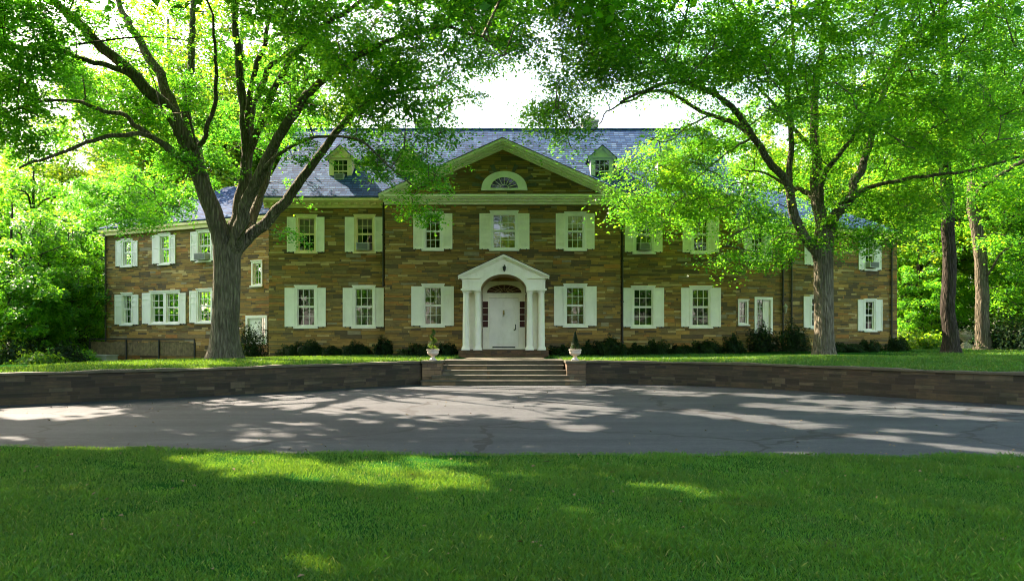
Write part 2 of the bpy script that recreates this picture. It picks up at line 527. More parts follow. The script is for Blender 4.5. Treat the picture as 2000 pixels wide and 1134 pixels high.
class Plane:
    """A vertical wall plane: origin, direction along it, outward normal (towards the drive)."""
    def __init__(self, O, u):
        self.O = np.array(O, float); self.u = np.array(u, float) / np.linalg.norm(u)
        self.n = np.array([self.u[1], -self.u[0]])
        if self.n[1] > 0: self.n = -self.n

    def at(self, s, o, z):
        p = self.O + self.u * s + self.n * o
        return (p[0], p[1], z)

    def hit(self, px, py):
        r = np.array([(px - CX) / FPX, 1.0])
        A = np.array([[r[0], -self.u[0]], [r[1], -self.u[1]]])
        t, s = np.linalg.solve(A, self.O)
        return s, CAMZ + (HY - py) / FPX * t

    def rect(self, x0, x1, y0, y1):
        sa, za = self.hit(x0, (y0 + y1) / 2); sb, zb = self.hit(x1, (y0 + y1) / 2)
        xm = (x0 + x1) / 2
        z1 = self.hit(xm, y0)[1]; z0 = self.hit(xm, y1)[1]
        return min(sa, sb), max(sa, sb), z0, z1


def smooth01(t):
    t = np.clip(t, 0, 1)
    return t * t * (3 - 2 * t)


# ------------------------------------------------------------------ terrain: ground, drive, lawns
WALL_L = [(-2.78, 24.0), (-5.0, 22.0), (-6.7, 20.4), (-7.9, 19.2), (-9.6, 18.1), (-11.3, 16.9), (-15, 14.6), (-24, 11.0)]
WALL_R = [(2.3, 24.1), (3.7, 24.0), (5.1, 23.5), (6.5, 22.6), (7.8, 21.4), (9.6, 18.9), (11.3, 17.0), (15, 14.2), (24, 10.5)]


def catmull(pts, per=6):
    P = np.array(pts, float)
    P = np.vstack([2 * P[0] - P[1], P, 2 * P[-1] - P[-2]])
    out = []
    for i in range(1, len(P) - 2):
        for t in np.linspace(0, 1, per, endpoint=False):
            a, b, c, d = P[i - 1], P[i], P[i + 1], P[i + 2]
            out.append(0.5 * ((2 * b) + (c - a) * t + (2 * a - 5 * b + 4 * c - d) * t * t + (3 * b - a - 3 * c + d) * t ** 3))
    out.append(P[-2])
    return np.array(out)


CL = catmull(WALL_L); CR = catmull(WALL_R)


def wall_y(x):
    xs = np.concatenate([CL[::-1, 0], CR[:, 0]]); ys = np.concatenate([CL[::-1, 1], CR[:, 1]])
    return np.interp(x, xs, ys)


def terrace_z(x, y):
    x = np.asarray(x, float); y = np.asarray(y, float)
    z = 0.69 - 0.13 * smooth01((y - 24.5) / 8)
    z = z + 0.10 * smooth01((x - 5) / 6) * smooth01((y - 22) / 8)
    z = z - 0.78 * smooth01((-x - 9.5) / 11) * smooth01((y - 19) / 18)
    return z


gm = MB(); gm.face([(-1500, -300, -0.9), (1500, -300, -0.9), (1500, 2500, -0.9), (-1500, 2500, -0.9)])
tag(gm.build("ground", M['ground']), "wide woodland ground reaching the horizon behind the house", None, None, "structure")

dm = MB()
xs = np.linspace(-40, 40, 81)
for a, b in zip(xs[:-1], xs[1:]):
    dm.face([(a, -2, 0), (b, -2, 0), (b, float(wall_y(b)) + 0.25, 0), (a, float(wall_y(a)) + 0.25, 0)])
tag(dm.build("driveway", M['asphalt']), "grey asphalt drive dappled with sun below the terrace wall", None, None, "structure")


def lawn_edge(x):
    return 10.0 + 0.012 * (np.asarray(x) - 1) ** 2 * (np.asarray(x) < 1) - 0.006 * (np.asarray(x) - 1) ** 2 * (np.asarray(x) > 1) + 0.05 * np.sin(np.asarray(x) * 2.3) + 0.03 * np.sin(np.asarray(x) * 7.1)


lm = MB()
xs = np.concatenate([np.linspace(-40, -10, 12), np.linspace(-9.5, 9.5, 96), np.linspace(10, 40, 12)])
for a, b in zip(xs[:-1], xs[1:]):
    ya, yb = float(lawn_edge(np.clip(a, -12, 12))), float(lawn_edge(np.clip(b, -12, 12)))
    lm.face([(a, -60, 0.03), (b, -60, 0.03), (b, yb - 0.12, 0.03), (a, ya - 0.12, 0.03)])
    lm.face([(a, ya - 0.12, 0.03), (b, yb - 0.12, 0.03), (b, yb, 0.004), (a, ya, 0.004)])
tag(lm.build("lawn", M['lawn']), "mown lawn in the foreground beside the drive", None, None, "structure")

gx = np.concatenate([-np.geomspace(300, 26, 14), np.linspace(-24, 24, 97), np.geomspace(26, 300, 14)])
tt = np.concatenate([np.linspace(0, 0.12, 30), np.linspace(0.13, 1, 30)])
V = []
for x in gx:
    y0 = float(wall_y(x)) + 0.3
    if abs(x + 0.25) < 2.6: y0 = 25.2
    ys = y0 + (tt ** 1.3) * (420 - y0)
    V.append(np.stack([np.full_like(ys, x), ys, terrace_z(x, ys)], 1))
V = np.concatenate(V)
nt = len(tt)
F = [(i * nt + j, (i + 1) * nt + j, (i + 1) * nt + j + 1, i * nt + j + 1) for i in range(len(gx) - 1) for j in range(nt - 1)]
tag(mesh_np("terrace_lawn", V, F, 4, M['terrace'], None, (0, 30, 0), True), "green terrace lawn between retaining wall and house", None, None, "structure")

pm = MB()
pm.box8([(-1.75, 26.3, .4), (1.2, 26.3, .4), (1.2, 33, .4), (-1.75, 33, .4), (-1.75, 26.3, .70), (1.2, 26.3, .70), (1.2, 33, .575), (-1.75, 33, .575)])
tag(pm.build("path", M['step'], None, 0.01), "stone path from the front steps to the portico", None, None, "structure")


# ------------------------------------------------------------------ retaining walls, piers, steps, urns
def garden_wall(name, C, label):
    t = thing(name, label, "garden wall", (C[0, 0], C[0, 1], 0))
    body, cope = MB(), MB()
    d = np.gradient(C, axis=0); d /= np.linalg.norm(d, axis=1)[:, None]
    n = np.stack([d[:, 1], -d[:, 0]], 1)
    n[n[:, 1] > 0] *= -1
    arc = np.concatenate([[0], np.cumsum(np.linalg.norm(np.diff(C, axis=0), axis=1))])
    for i in range(len(C) - 1):
        A, B = C[i], C[i + 1]
        Ab, Bb = A - n[i] * 0.42, B - n[i + 1] * 0.42
        u0, u1 = arc[i], arc[i + 1]
        body.face([(*A, -0.1), (*B, -0.1), (*B, 0.652), (*A, 0.652)], [(u0, -0.1), (u1, -0.1), (u1, 0.652), (u0, 0.652)])
        body.face([(*Bb, -0.1), (*Ab, -0.1), (*Ab, 0.652), (*Bb, 0.652)], [(u1, -0.1), (u0, -0.1), (u0, 0.652), (u1, 0.652)])
        A2, B2 = A + n[i] * 0.035, B + n[i + 1] * 0.035
        ta = 0.72 + 0.012 * math.sin(u0 * 1.7) + 0.009 * math.sin(u0 * 4.3)
        tb = 0.72 + 0.012 * math.sin(u1 * 1.7) + 0.009 * math.sin(u1 * 4.3)
        A3, B3 = Ab - n[i] * 0.02, Bb - n[i + 1] * 0.02
        cope.face([(*A2, 0.665), (*B2, 0.665), (*B2, tb), (*A2, ta)])
        cope.face([(*A2, ta), (*B2, tb), (*B3, tb), (*A3, ta)])
        cope.face([(*B2, 0.662), (*A2, 0.662), (*A3, 0.662), (*B3, 0.662)])
        cope.face([(*B3, 0.662), (*A3, 0.662), (*A3, ta), (*B3, tb)])
    body.build("wall_body", M['garden'], t)
    cope.build("coping", M['coping'], t)
    return t


garden_wall("retaining_wall", CL, "low dark stone retaining wall below the thick grey trunk, ending at the sunlit urn")
garden_wall("retaining_wall", CR, "low dark stone retaining wall ending at the shaded urn, below the slimmer grey trunk")

st = thing("front_steps", "broad weathered stone steps rising from the drive between two urns", "steps", (-0.27, 24, 0))
for k, (yf, hw) in enumerate([(23.45, 2.52), (23.8, 2.2), (24.15, 1.95), (24.5, 1.92), (24.85, 1.92)]):
    b = MB()
    z0 = -0.05 if k == 0 else 0.144 * k - 0.02
    jag = 0.012 * (-1) ** k
    b.box(-0.27 - hw + jag, -0.27 + hw + jag, yf + 0.03, 26.35 + 0.004 * k, z0, 0.144 * (k + 1) - 0.04)
    b.build("step", M['step'], st, 0.012)
    b = MB()
    b.box(-0.27 - hw - 0.02 + jag, -0.27 + hw + 0.02 + jag, yf, yf + 0.42 if k < 4 else 26.2, 0.144 * (k + 1) - 0.038, 0.144 * (k + 1))
    b.build("tread", M['tread'], st, 0.012)


def pier(x, label):
    t = thing("stone_pier", label, "pier", (x, 24.3, 0))
    b = MB(); b.box(x - 0.29, x + 0.29, 23.88, 24.75, -0.05, 0.66); b.build("pier_shaft", M['pier'], t, 0.01)
    b = MB(); b.box(x - 0.33, x + 0.33, 23.84, 24.79, 0.662, 0.735); b.build("pier_cap", M['coping'], t, 0.012)
    return t


PXL, PXR = -2.5, 2.0
pier(PXL, "brown stone pier beside the steps, carrying the sunlit urn")
pier(PXR, "grey stone pier beside the steps, carrying the shaded urn")


def urn(x, label):
    t = thing("garden_urn", label, "urn", (x, 24.3, 0.735), "cast stone urns flanking the steps")
    b = MB(); b.box(x - 0.11, x + 0.11, 24.19, 24.41, 0.735, 0.77); b.build("plinth", M['urn'], t, 0.008)
    b = MB()
    b.lathe([(0, 0.036), (0.10, 0.036), (0.085, 0.06), (0.05, 0.09), (0.045, 0.12), (0.075, 0.145), (0.13, 0.17), (0.175, 0.215), (0.185, 0.27), (0.18, 0.30),
             (0.205, 0.32), (0.21, 0.345), (0.185, 0.35), (0.165, 0.32), (0.15, 0.30), (0, 0.29)], x, 24.3, 24, 0.735)
    b.build("bowl", M['urn'], t, 0, True)
    return t


urn(PXL, "pale stone urn in full sun, holding the bright spiral topiary")
urn(PXR, "grey stone urn in shade, holding the dark cone topiary")


# ------------------------------------------------------------------ the house
PM = Plane((-11.4, 36.0), (1, 0))
XC = -0.4
PC = Plane((-5.82, 35.2), (1, 0))
PL = Plane((-12.04, 38.0), (-10.91, 5.4))
PR = Plane((11.07, 38.0), (9.99, 4.0))
house = thing("stone_house", "long two storey brown stone mansion with white shutters and pedimented centre", "house", (XC, 41, 0.5))


def wall_sheet(mb, P, s0, s1, z0, z1, holes, depth=0.14):
    ss = sorted({s0, s1, *[h[0] for h in holes], *[h[1] for h in holes]})
    zs = sorted({z0, z1, *[h[2] for h in holes], *[h[3] for h in holes]})
    for a, b in zip(ss[:-1], ss[1:]):
        for c, d in zip(zs[:-1], zs[1:]):
            m, n = (a + b) / 2, (c + d) / 2
            if any(h[0] < m < h[1] and h[2] < n < h[3] for h in holes):
                continue
            mb.face([P.at(a, 0, c), P.at(b, 0, c), P.at(b, 0, d), P.at(a, 0, d)], [(a, c), (b, c), (b, d), (a, d)])
    for a, b, c, d in holes:
        for (p, q) in (((a, c), (b, c)), ((b, c), (b, d)), ((b, d), (a, d)), ((a, d), (a, c))):
            mb.face([P.at(p[0], 0, p[1]), P.at(q[0], 0, q[1]), P.at(q[0], -depth, q[1]), P.at(p[0], -depth, p[1])])


HOLES = {id(PM): [], id(PC): [], id(PL): [], id(PR): []}
LOUV = {}


def shutter(P, x0, x1, y0, y1, louvred, mat):
    s0, s1, z0, z1 = P.rect(x0, x1, y0, y1)
    b = MB()
    w = s1 - s0
    fw = min(0.06, w * 0.18)
    b.pbox(P, s0 + fw * 0.5, s1 - fw * 0.5, 0.02, 0.035, z0 + 0.03, z1 - 0.03)
    b.pbox(P, s0, s0 + fw, 0.015, 0.062, z0, z1)
    b.pbox(P, s1 - fw, s1, 0.015, 0.062, z0, z1)
    rails = [z0, z0 + (z1 - z0) * 0.52, z1 - 0.1] if louvred else [z0, z0 + (z1 - z0) * 0.6, z1 - 0.1, z0 + (z1 - z0) * 0.78]
    hs = [0.12, 0.09, 0.1, 0.07]
    for r, h in zip(rails, hs):
        b.pbox(P, s0 + fw, s1 - fw, 0.016, 0.058, r, r + h)
    if louvred:
        for a, c in ((z0 + 0.12, rails[1]), (rails[1] + 0.09, z1 - 0.1)):
            k = a + 0.02
            while k < c - 0.03:
                b.box8([P.at(s0 + fw, 0.052, k - 0.012), P.at(s1 - fw, 0.052, k - 0.012), P.at(s1 - fw, 0.036, k + 0.02), P.at(s0 + fw, 0.036, k + 0.02),
                        P.at(s0 + fw, 0.055, k - 0.006), P.at(s1 - fw, 0.055, k - 0.006), P.at(s1 - fw, 0.037, k + 0.026), P.at(s0 + fw, 0.037, k + 0.026)])
                k += 0.055
    o = b.build("shutter", mat, house)
    for s in (s0 + w * 0.25, s1 - w * 0.25)[: 1 if w < 0.3 else 2]:
        d = MB()
        d.pbox(P, s - 0.02, s + 0.02, 0.02, 0.09, z0 - 0.05, z0 + 0.012)
        d.build("holdback", M['dark_iron'], o)
    return o


def window(P, x0, x1, y0, y1, cols=3, rows=2, mat='white', curtain=None, blind=0.0, sashes=2, hood=True, mull=0, pad=0.0, hole=True, name="window"):
    s0, s1, z0, z1 = P.rect(x0, x1, y0, y1)
    cw = min(0.11, (s1 - s0) * 0.13)
    if hole:
        HOLES[id(P)].append((s0 + 0.04, s1 - 0.04, z0 + 0.03, z1 - 0.04))
    b = MB()
    b.pbox(P, s0, s0 + cw, -0.10, 0.035, z0 + 0.02, z1)
    b.pbox(P, s1 - cw, s1, -0.10, 0.035, z0 + 0.02, z1)
    b.pbox(P, s0 + cw, s1 - cw, -0.10, 0.033, z1 - cw, z1)
    b.pbox(P, s0 + cw, s1 - cw, -0.10, 0.02, z0 + 0.02, z0 + 0.07)
    if hood:
        b.pbox(P, s0 - 0.03, s1 + 0.03, 0.002, 0.075, z1 + 0.002, z1 + 0.055)
    units = [(s0 + cw, s1 - cw)]
    if mull:
        m = (s0 + s1) / 2
        b.pbox(P, m - 0.11, m + 0.11, -0.10, 0.03, z0 + 0.07, z1 - cw)
        units = [(s0 + cw, m - 0.11), (m + 0.11, s1 - cw)]
    for a, c in units:
        zz = [z0 + 0.07, (z0 + z1) / 2, z1 - cw] if sashes == 2 else [z0 + 0.07, z1 - cw]
        for k in range(len(zz) - 1):
            o = -0.085 if k == 0 else -0.06
            q0, q1 = zz[k], zz[k + 1]
            sw = 0.045
            b.pbox(P, a, a + sw, o - 0.025, o + 0.012, q0, q1)
            b.pbox(P, c - sw, c, o - 0.025, o + 0.012, q0, q1)
            b.pbox(P, a + sw, c - sw, o - 0.025, o + 0.011, q0, q0 + 0.05)
            b.pbox(P, a + sw, c - sw, o - 0.025, o + 0.011, q1 - 0.04, q1)
            for j in range(1, cols):
                s = a + (c - a) * j / cols
                b.pbox(P, s - 0.011, s + 0.011, o - 0.012, o + 0.006, q0 + 0.05, q1 - 0.04)
            for j in range(1, rows):
                z = q0 + (q1 - q0) * j / rows
                b.pbox(P, a + sw, c - sw, o - 0.012, o + 0.005, z - 0.011, z + 0.011)
    w = b.build(name, M[mat], house)
    g = MB()
    a, c = s0 + cw * 0.6, s1 - cw * 0.6
    g.face([P.at(a, -0.093, z0 + 0.05), P.at(c, -0.093, z0 + 0.05), P.at(c, -0.093, z1 - cw * 0.6), P.at(a, -0.093, z1 - cw * 0.6)])
    g.build("pane", M['glass'], w)
    if hood:
        sl = MB(); sl.pbox(P, s0 - 0.05, s1 + 0.05, 0.003, 0.11, z0 - 0.055, z0 + 0.016)
        sl.build("sill", M[mat], w, 0.006)
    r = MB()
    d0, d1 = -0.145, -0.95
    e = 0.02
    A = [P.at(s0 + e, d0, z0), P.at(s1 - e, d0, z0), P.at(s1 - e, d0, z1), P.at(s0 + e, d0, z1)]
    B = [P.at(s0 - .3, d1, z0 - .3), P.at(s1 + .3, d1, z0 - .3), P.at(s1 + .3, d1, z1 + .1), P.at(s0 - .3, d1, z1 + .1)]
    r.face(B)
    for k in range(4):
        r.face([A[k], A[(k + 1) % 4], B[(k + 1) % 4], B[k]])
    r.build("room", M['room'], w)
    if curtain:
        cm = MB()
        wd = (s1 - s0)
        for side in (0, 1):
            n = 14
            for k in range(n):
                f0, f1 = k / n, (k + 1) / n

                def pt(f, z, pinch):
                    q = f * wd * (0.34 - 0.12 * pinch)
                    s = s0 + 0.08 + q if side == 0 else s1 - 0.08 - q
                    return P.at(s, -0.21 + 0.03 * math.sin(f * 22), z)
                zm = z0 + (z1 - z0) * 0.4
                cm.face([pt(f0, z0 + .05, .4), pt(f1, z0 + .05, .4), pt(f1, zm, 1), pt(f0, zm, 1)])
                cm.face([pt(f0, zm, 1), pt(f1, zm, 1), pt(f1, z1 - .05, -.5), pt(f0, z1 - .05, -.5)])
        cm.build("curtain", M[curtain], w)
    if blind:
        bm_ = MB()
        bm_.pbox(P, s0 + cw, s1 - cw, -0.165, -0.155, z1 - (z1 - z0) * blind, z1 - 0.05)
        bm_.build("roller_blind", M['blind'], w)
    return w


def pair(P, l, r, y0, y1, louvred, mat):
    if l: shutter(P, l[0], l[1], y0, y1, louvred, M[mat])
    if r: shutter(P, r[0], r[1], y0, y1, louvred, M[mat])


# main block and projecting centre (columns and rows of the photo give the measures on each wall plane)
window(PM, 578, 619, 421, 493, blind=0.45, mat='bounce_yellow'); pair(PM, (561, 578), (617.5, 634), 424, 492, True, 'bounce_white')
window(PM, 692, 733, 421, 493, blind=0.35, mat='bounce_yellow', curtain='curtain'); pair(PM, (674, 692), (732, 749), 424, 492, True, 'bounce_white')
window(PM, 576, 619, 559, 639, curtain='curtain'); pair(PM, (556.5, 576.5), (617.5, 636.5), 562, 638, False, 'white')
window(PM, 689, 733, 559, 639, curtain='curtain'); pair(PM, (670, 689.5), (731, 750), 562, 638, False, 'white')
window(PM, 1233, 1279, 560, 639, curtain=None); pair(PM, (1217, 1235), (1277, 1296.5), 562, 638, False, 'white')
window(PM, 1347, 1390, 560, 639); pair(PM, (1330, 1349), (1388, 1407.5), 562, 638, False, 'white')
window(PM, 1237, 1278, 422, 494); pair(PM, (1220, 1238), (1276.5, 1293.5), 424, 492, True, 'bounce_white')
window(PM, 1350, 1387, 422, 494); pair(PM, (1333, 1351), (1386, 1404), 424, 493, True, 'bounce_white')
window(PC, 826, 865, 415, 488); pair(PC, (807.5, 827), (864, 883.5), 417, 486.5, True, 'bounce_white')
window(PC, 957.5, 1012, 413.5, 488); pair(PC, (936.5, 958.5), (1011, 1034), 417, 486.5, True, 'bounce_white')
window(PC, 1103, 1144, 416, 488, blind=0.4); pair(PC, (1085.5, 1104), (1143, 1161), 417, 486.5, True, 'bounce_white')
window(PC, 824, 867.5, 556, 637, curtain='curtain'); pair(PC, (803.5, 825), (865, 886.5), 559, 636, False, 'white')
window(PC, 1101, 1146, 556, 637, curtain=None); pair(PC, (1082, 1103), (1144, 1165), 559, 636, False, 'white')
# receding wing towards the woods
window(PL, 238.5, 259.5, 468, 520, cols=2, blind=0.45); pair(PL, (227.5, 239), (259, 270), 470, 520, True, 'white')
window(PL, 311, 333.5, 457, 516, cols=2, blind=0.4); pair(PL, (298.5, 312), (332.5, 343.5), 459, 515, True, 'white')
window(PL, 385, 414, 450, 510); pair(PL, (373.5, 386), (413, 426), 453, 509, True, 'white')
window(PL, 237.5, 260, 573, 634); pair(PL, (225.5, 239), (259, 271.5), 575.5, 633.5, False, 'white')
window(PL, 293.5, 352, 569, 632, mull=1, cols=2, curtain='curtain'); pair(PL, (279, 295), (351, 364), 572, 632, False, 'white')
window(PL, 384.5, 415, 565, 630, curtain='curtain'); pair(PL, (371.5, 385.5), (414, 428), 568, 630, False, 'white')
window(PL, 491.5, 513, 510, 558, cols=2, rows=3, sashes=1)
# receding wing towards the dark trunk
window(PR, 1464, 1494, 446, 509); pair(PR, (1452, 1465), (1493, 1507), 450, 510, True, 'white')
window(PR, 1441, 1461, 586, 634, cols=2, rows=3, sashes=1)
window(PR, 1583, 1610, 455, 517); pair(PR, (1570, 1584), (1609, 1622), 458, 517, True, 'white')
window(PR, 1582, 1609, 578, 640); pair(PR, (1568.5, 1583), (1608, 1622), 579, 640, False, 'white')
window(PR, 1687, 1709.5, 469, 527, cols=2); pair(PR, (1676, 1688), (1708, 1720), 469, 527, True, 'white')
window(PR, 1687, 1709.5, 585, 646, cols=2); pair(PR, (1674.5, 1687.5), (1708.5, 1722), 585, 646, False, 'white')


def side_door(P, x0, x1, y0, y1, half_open):
    s0, s1, z0, z1 = P.rect(x0, x1, y0, y1)
    HOLES[id(P)].append((s0 + 0.05, s1 - 0.05, z0 + 0.01, z1 - 0.05))
    b = MB()
    b.pbox(P, s0, s0 + 0.13, -0.12, 0.04, z0, z1)
    b.pbox(P, s1 - 0.13, s1, -0.12, 0.04, z0, z1)
    b.pbox(P, s0 + 0.13, s1 - 0.13, -0.12, 0.038, z1 - 0.14, z1)
    fr = b.build("door_frame", M['white'], house)
    d = MB()
    a, c = s0 + 0.13, s1 - 0.13
    m = a + (c - a) * (0.5 if half_open else 0.28)
    for q in ((m, c) if not half_open else (m + 0.03, c),):
        d.pbox(P, q[0], q[1], -0.11, -0.07, z0 + 0.01, z1 - 0.145)
        d.pbox(P, q[0] + .08, q[1] - .08, -0.069, -0.055, z0 + 0.25, z0 + 0.9)
        d.pbox(P, q[0] + .08, q[1] - .08, -0.069, -0.055, z0 + 1.05, z1 - 0.3)
    d.build("door", M['bounce_white' if half_open else 'white'], fr)
    g = MB()
    for j in range(1, 3):
        s = a + (m - a) * j / 3
        g.pbox(P, s - 0.012, s + 0.012, -0.1, -0.075, z0, z1 - 0.14)
    for j in range(1, 5):
        z = z0 + (z1 - .14 - z0) * j / 5
        g.pbox(P, a, m, -0.1, -0.076, z - 0.012, z + 0.012)
    g.build("glazing_bar", M['white'], fr)
    g = MB(); g.face([P.at(a, -0.102, z0), P.at(m, -0.102, z0), P.at(m, -0.102, z1 - .1), P.at(a, -0.102, z1 - .1)])
    g.build("pane", M['glass'], fr)
    r = MB(); r.pbox(P, s0, s1, -0.9, -0.15, z0, z1); r.build("room", M['room'], fr)


side_door(PL, 480.5, 522.5, 615.5, 672, False)
side_door(PR, 1473, 1508.5, 580, 652, True)

# front door wall opening
DOOR_S0, DOOR_S1 = 985 - 44, 985 + 44
fs0, fs1, fz0, fz1 = PC.rect(941, 1026, 554, 685)
ZF = 0.86
HOLES[id(PC)].append((fs0, fs1, ZF, 3.98))

# walls
MAIN_Z = 7.62
wl = MB()
wall_sheet(wl, PM, 0, 21.9, 0.2, MAIN_Z, [h for h in HOLES[id(PM)]])
for x, sgn in ((-11.4, -1), (10.5, 1)):
    wl.face([(x, 36, 0.2), (x, 47, 0.2), (x, 47, MAIN_Z), (x, 36, MAIN_Z)])
    wl.face([(x, 36, MAIN_Z), (x, 47, MAIN_Z), (x, 41.5, 12.1)])
wl.face([(-11.4, 47, 0.2), (10.5, 47, 0.2), (10.5, 47, MAIN_Z), (-11.4, 47, MAIN_Z)])
wl.build("wall", M['stone'], house)
CW = 10.79
wc = MB()
wall_sheet(wc, PC, 0, CW, 0.2, 7.55, HOLES[id(PC)])
for s in (0, CW):
    wc.face([PC.at(s, 0, 0.2), PC.at(s, -0.85, 0.2), PC.at(s, -0.85, 7.9), PC.at(s, 0, 7.9)])
XCEN = -5.82 + CW / 2
wc.face([(XCEN - 5.2, 35.26, 7.6), (XCEN + 5.2, 35.26, 7.6), (XCEN, 35.26, 10.15)], [(-5.2, 7.6), (5.2, 7.6), (0, 10.15)])
wc.build("wall", M['stone'], house)


def wing(P, L, eave, gz, back, end_sign):
    w = MB()
    s_in = -1.3
    wall_sheet(w, P, s_in, L, gz, eave - 0.1, HOLES[id(P)])
    w.face([P.at(L, 0, gz), P.at(L, -back, gz), P.at(L, -back, eave - .1), P.at(L, 0, eave - .1)])
    w.face([P.at(s_in, -back, gz), P.at(L, -back, gz), P.at(L, -back, eave - .1), P.at(s_in, -back, eave - .1)])
    w.build("wall", M['stone'], house)
    r = MB()
    oh = 0.32
    rz = eave + 2.75
    rl = L - back / 2
    e0, e1 = P.at(s_in, oh, eave), P.at(L + oh, oh, eave)
    b0, b1 = P.at(s_in, -back - oh, eave), P.at(L + oh, -back - oh, eave)
    k0, k1 = P.at(s_in, -back / 2, rz), P.at(rl, -back / 2, rz)

    def sh(p, d): return (p[0], p[1], p[2] + d)
    for d, flip in ((0.0, 0), (-0.07, 1)):
        q = [[e0, e1, k1, k0], [e1, b1, k1], [b1, b0, k0, k1]]
        for f in q:
            f = [sh(p, d) for p in f]
            r.face(f[::-1] if flip else f)
    r.face([sh(e0, -.07), sh(e1, -.07), e1, e0]); r.face([sh(e1, -.07), sh(b1, -.07), b1, e1])
    r.build("roof", M['slate'], house)
    c = MB()
    c.pbox(P, s_in, L + 0.2, 0.003, 0.2, eave - 0.42, eave - 0.22)
    c.pbox(P, s_in, L + 0.3, 0.002, 0.3, eave - 0.219, eave - 0.08)
    c.pbox(P, L + 0.003, L + 0.2, -back, 0.0, eave - 0.42, eave - 0.22)
    c.pbox(P, L + 0.002, L + 0.3, -back, 0.0, eave - 0.219, eave - 0.08)
    c.build("cornice", M['bounce_yellow'], house)


wing(PL, 12.17, 7.47, -0.6, 9.0, -1)
wing(PR, 10.76, 7.1, 0.2, 9.0, 1)

# main roof
rf = MB()
EZ, RZ, EY, RY = 7.93, 12.58, 35.6, 41.5
XL_, XR_ = -11.65, 10.75
for d, flip in ((0.0, False), (-0.09, True)):
    f1 = [(XL_, EY, EZ + d), (XR_, EY, EZ + d), (XR_, RY, RZ + d), (XL_, RY, RZ + d)]
    f2 = [(XR_, 47.4, EZ + d), (XL_, 47.4, EZ + d), (XL_, RY, RZ + d), (XR_, RY, RZ + d)]
    for f in (f1, f2):
        rf.face(f[::-1] if flip else f)
for x in (XL_, XR_):
    rf.face([(x, EY, EZ - .09), (x, EY, EZ), (x, RY, RZ), (x, RY, RZ - .09)])
    rf.face([(x, 47.4, EZ - .09), (x, 47.4, EZ), (x, RY, RZ), (x, RY, RZ - .09)])
rf.face([(XL_, EY, EZ - .09), (XR_, EY, EZ - .09), (XR_, EY, EZ), (XL_, EY, EZ)])
rf.bar((XL_, RY, RZ + 0.01), (XR_, RY, RZ + 0.01), 0.07, 8)
roof = rf.build("roof", M['slate'], house)
for x in (-5.0, 4.35):
    c = MB()
    c.box(x - 0.42, x + 0.42, 42.6, 43.5, 11.0, 13.3)
    c.box(x - 0.48, x + 0.48, 42.54, 43.56, 13.3, 13.42)
    c.box(x - 0.25, x + 0.25, 42.8, 43.3, 13.421, 13.6)
    c.build("chimney", M['chimney'], roof, 0.01)

# main cornices, left and right of the centre, with dentils
for a, b in ((-11.6, -5.83), (4.98, 10.7)):
    cn = MB()
    cn.box(a, b, 35.90, 35.998, 7.45, 7.56)
    cn.box(a, b, 35.84, 35.998, 7.562, 7.68)
    x = a + 0.05
    while x < b - 0.1:
        cn.box(x, x + 0.13, 35.72, 35.838, 7.565, 7.675)
        x += 0.30
    cn.box(a, b, 35.70, 35.998, 7.682, 7.75)
    cn.box(a, b, 35.58, 35.998, 7.752, 7.85)
    cn.build("cornice", M['bounce_yellow'], house)
cc = MB()
x0, x1 = -5.82, -5.82 + CW
cc.box(x0 - .02, x1 + .02, 35.10, 35.198, 7.47, 7.58)
cc.box(x0 - .06, x1 + .06, 35.02, 35.196, 7.582, 7.70)
x = x0
while x < x1:
    cc.box(x, x + 0.13, 34.90, 35.018, 7.585, 7.695)
    x += 0.30
cc.box(x0 - .12, x1 + .12, 34.86, 35.25, 7.702, 7.78)
cc.box(x0 - .2, x1 + .2, 34.74, 35.25, 7.782, 7.88)
cc.build("cornice", M['bounce_white'], house)

# pediment: raking cornices and the roof behind it
HWD, AP = 5.62, 10.42
EZP = 7.90
slope = (AP - EZP) / HWD
pd = MB()
for sg in (-1, 1):
    def bar_rake(t0, t1, y0, y1, x_in=0.0, x_out=HWD):
        # a raking moulding between heights t0..t1 below the rake line
        p = []
        for yy in (y0, y1):
            for (xx, dz) in ((x_out, t0), (x_in, t0), (x_in, t1), (x_out, t1)):
                p.append((XCEN + sg * xx, yy, AP - slope * xx + dz))
        a = p[:4]; b = p[4:]
        if sg < 0:
            pd.box8([a[0], a[1], b[1], b[0], a[3], a[2], b[2], b[3]])
        else:
            pd.box8([a[1], a[0], b[0], b[1], a[2], a[3], b[3], b[2]])
    bar_rake(-0.13, 0.0, 34.72, 35.2)
    bar_rake(-0.24, -0.131, 34.84, 35.2)
    bar_rake(-0.35, -0.241, 35.0, 35.25, 0.0, HWD - 0.35)
    bar_rake(-0.42, -0.351, 35.12, 35.25, 0.0, HWD - 0.6)
    x = 0.12
    while x < HWD - 0.6:
        z = AP - slope * x
        xx = XCEN + sg * x
        pd.box(xx - 0.06, xx + 0.06, 34.9, 34.998, z - 0.345, z - 0.248)
        x += 0.30
pd.build("pediment", M['bounce_white'], house)
pr = MB()
for sg in (-1, 1):
    yb0 = 35.6 + (EZP - EZ) / 0.788
    ybk = EY + (AP + .05 - EZ) / ((RZ - EZ) / (RY - EY)) + 0.15
    f = [(XCEN + sg * (HWD + .03), 34.70, EZP + .012), (XCEN, 34.70, AP + .03), (XCEN, ybk, AP + .03), (XCEN + sg * (HWD + .03), 35.75, EZP + .012)]
    pr.face(f if sg > 0 else f[::-1])
    f = [(a, b, c - 0.02) for a, b, c in f]
    pr.face(f[::-1] if sg > 0 else f)
pr.build("roof", M['slate'], house)

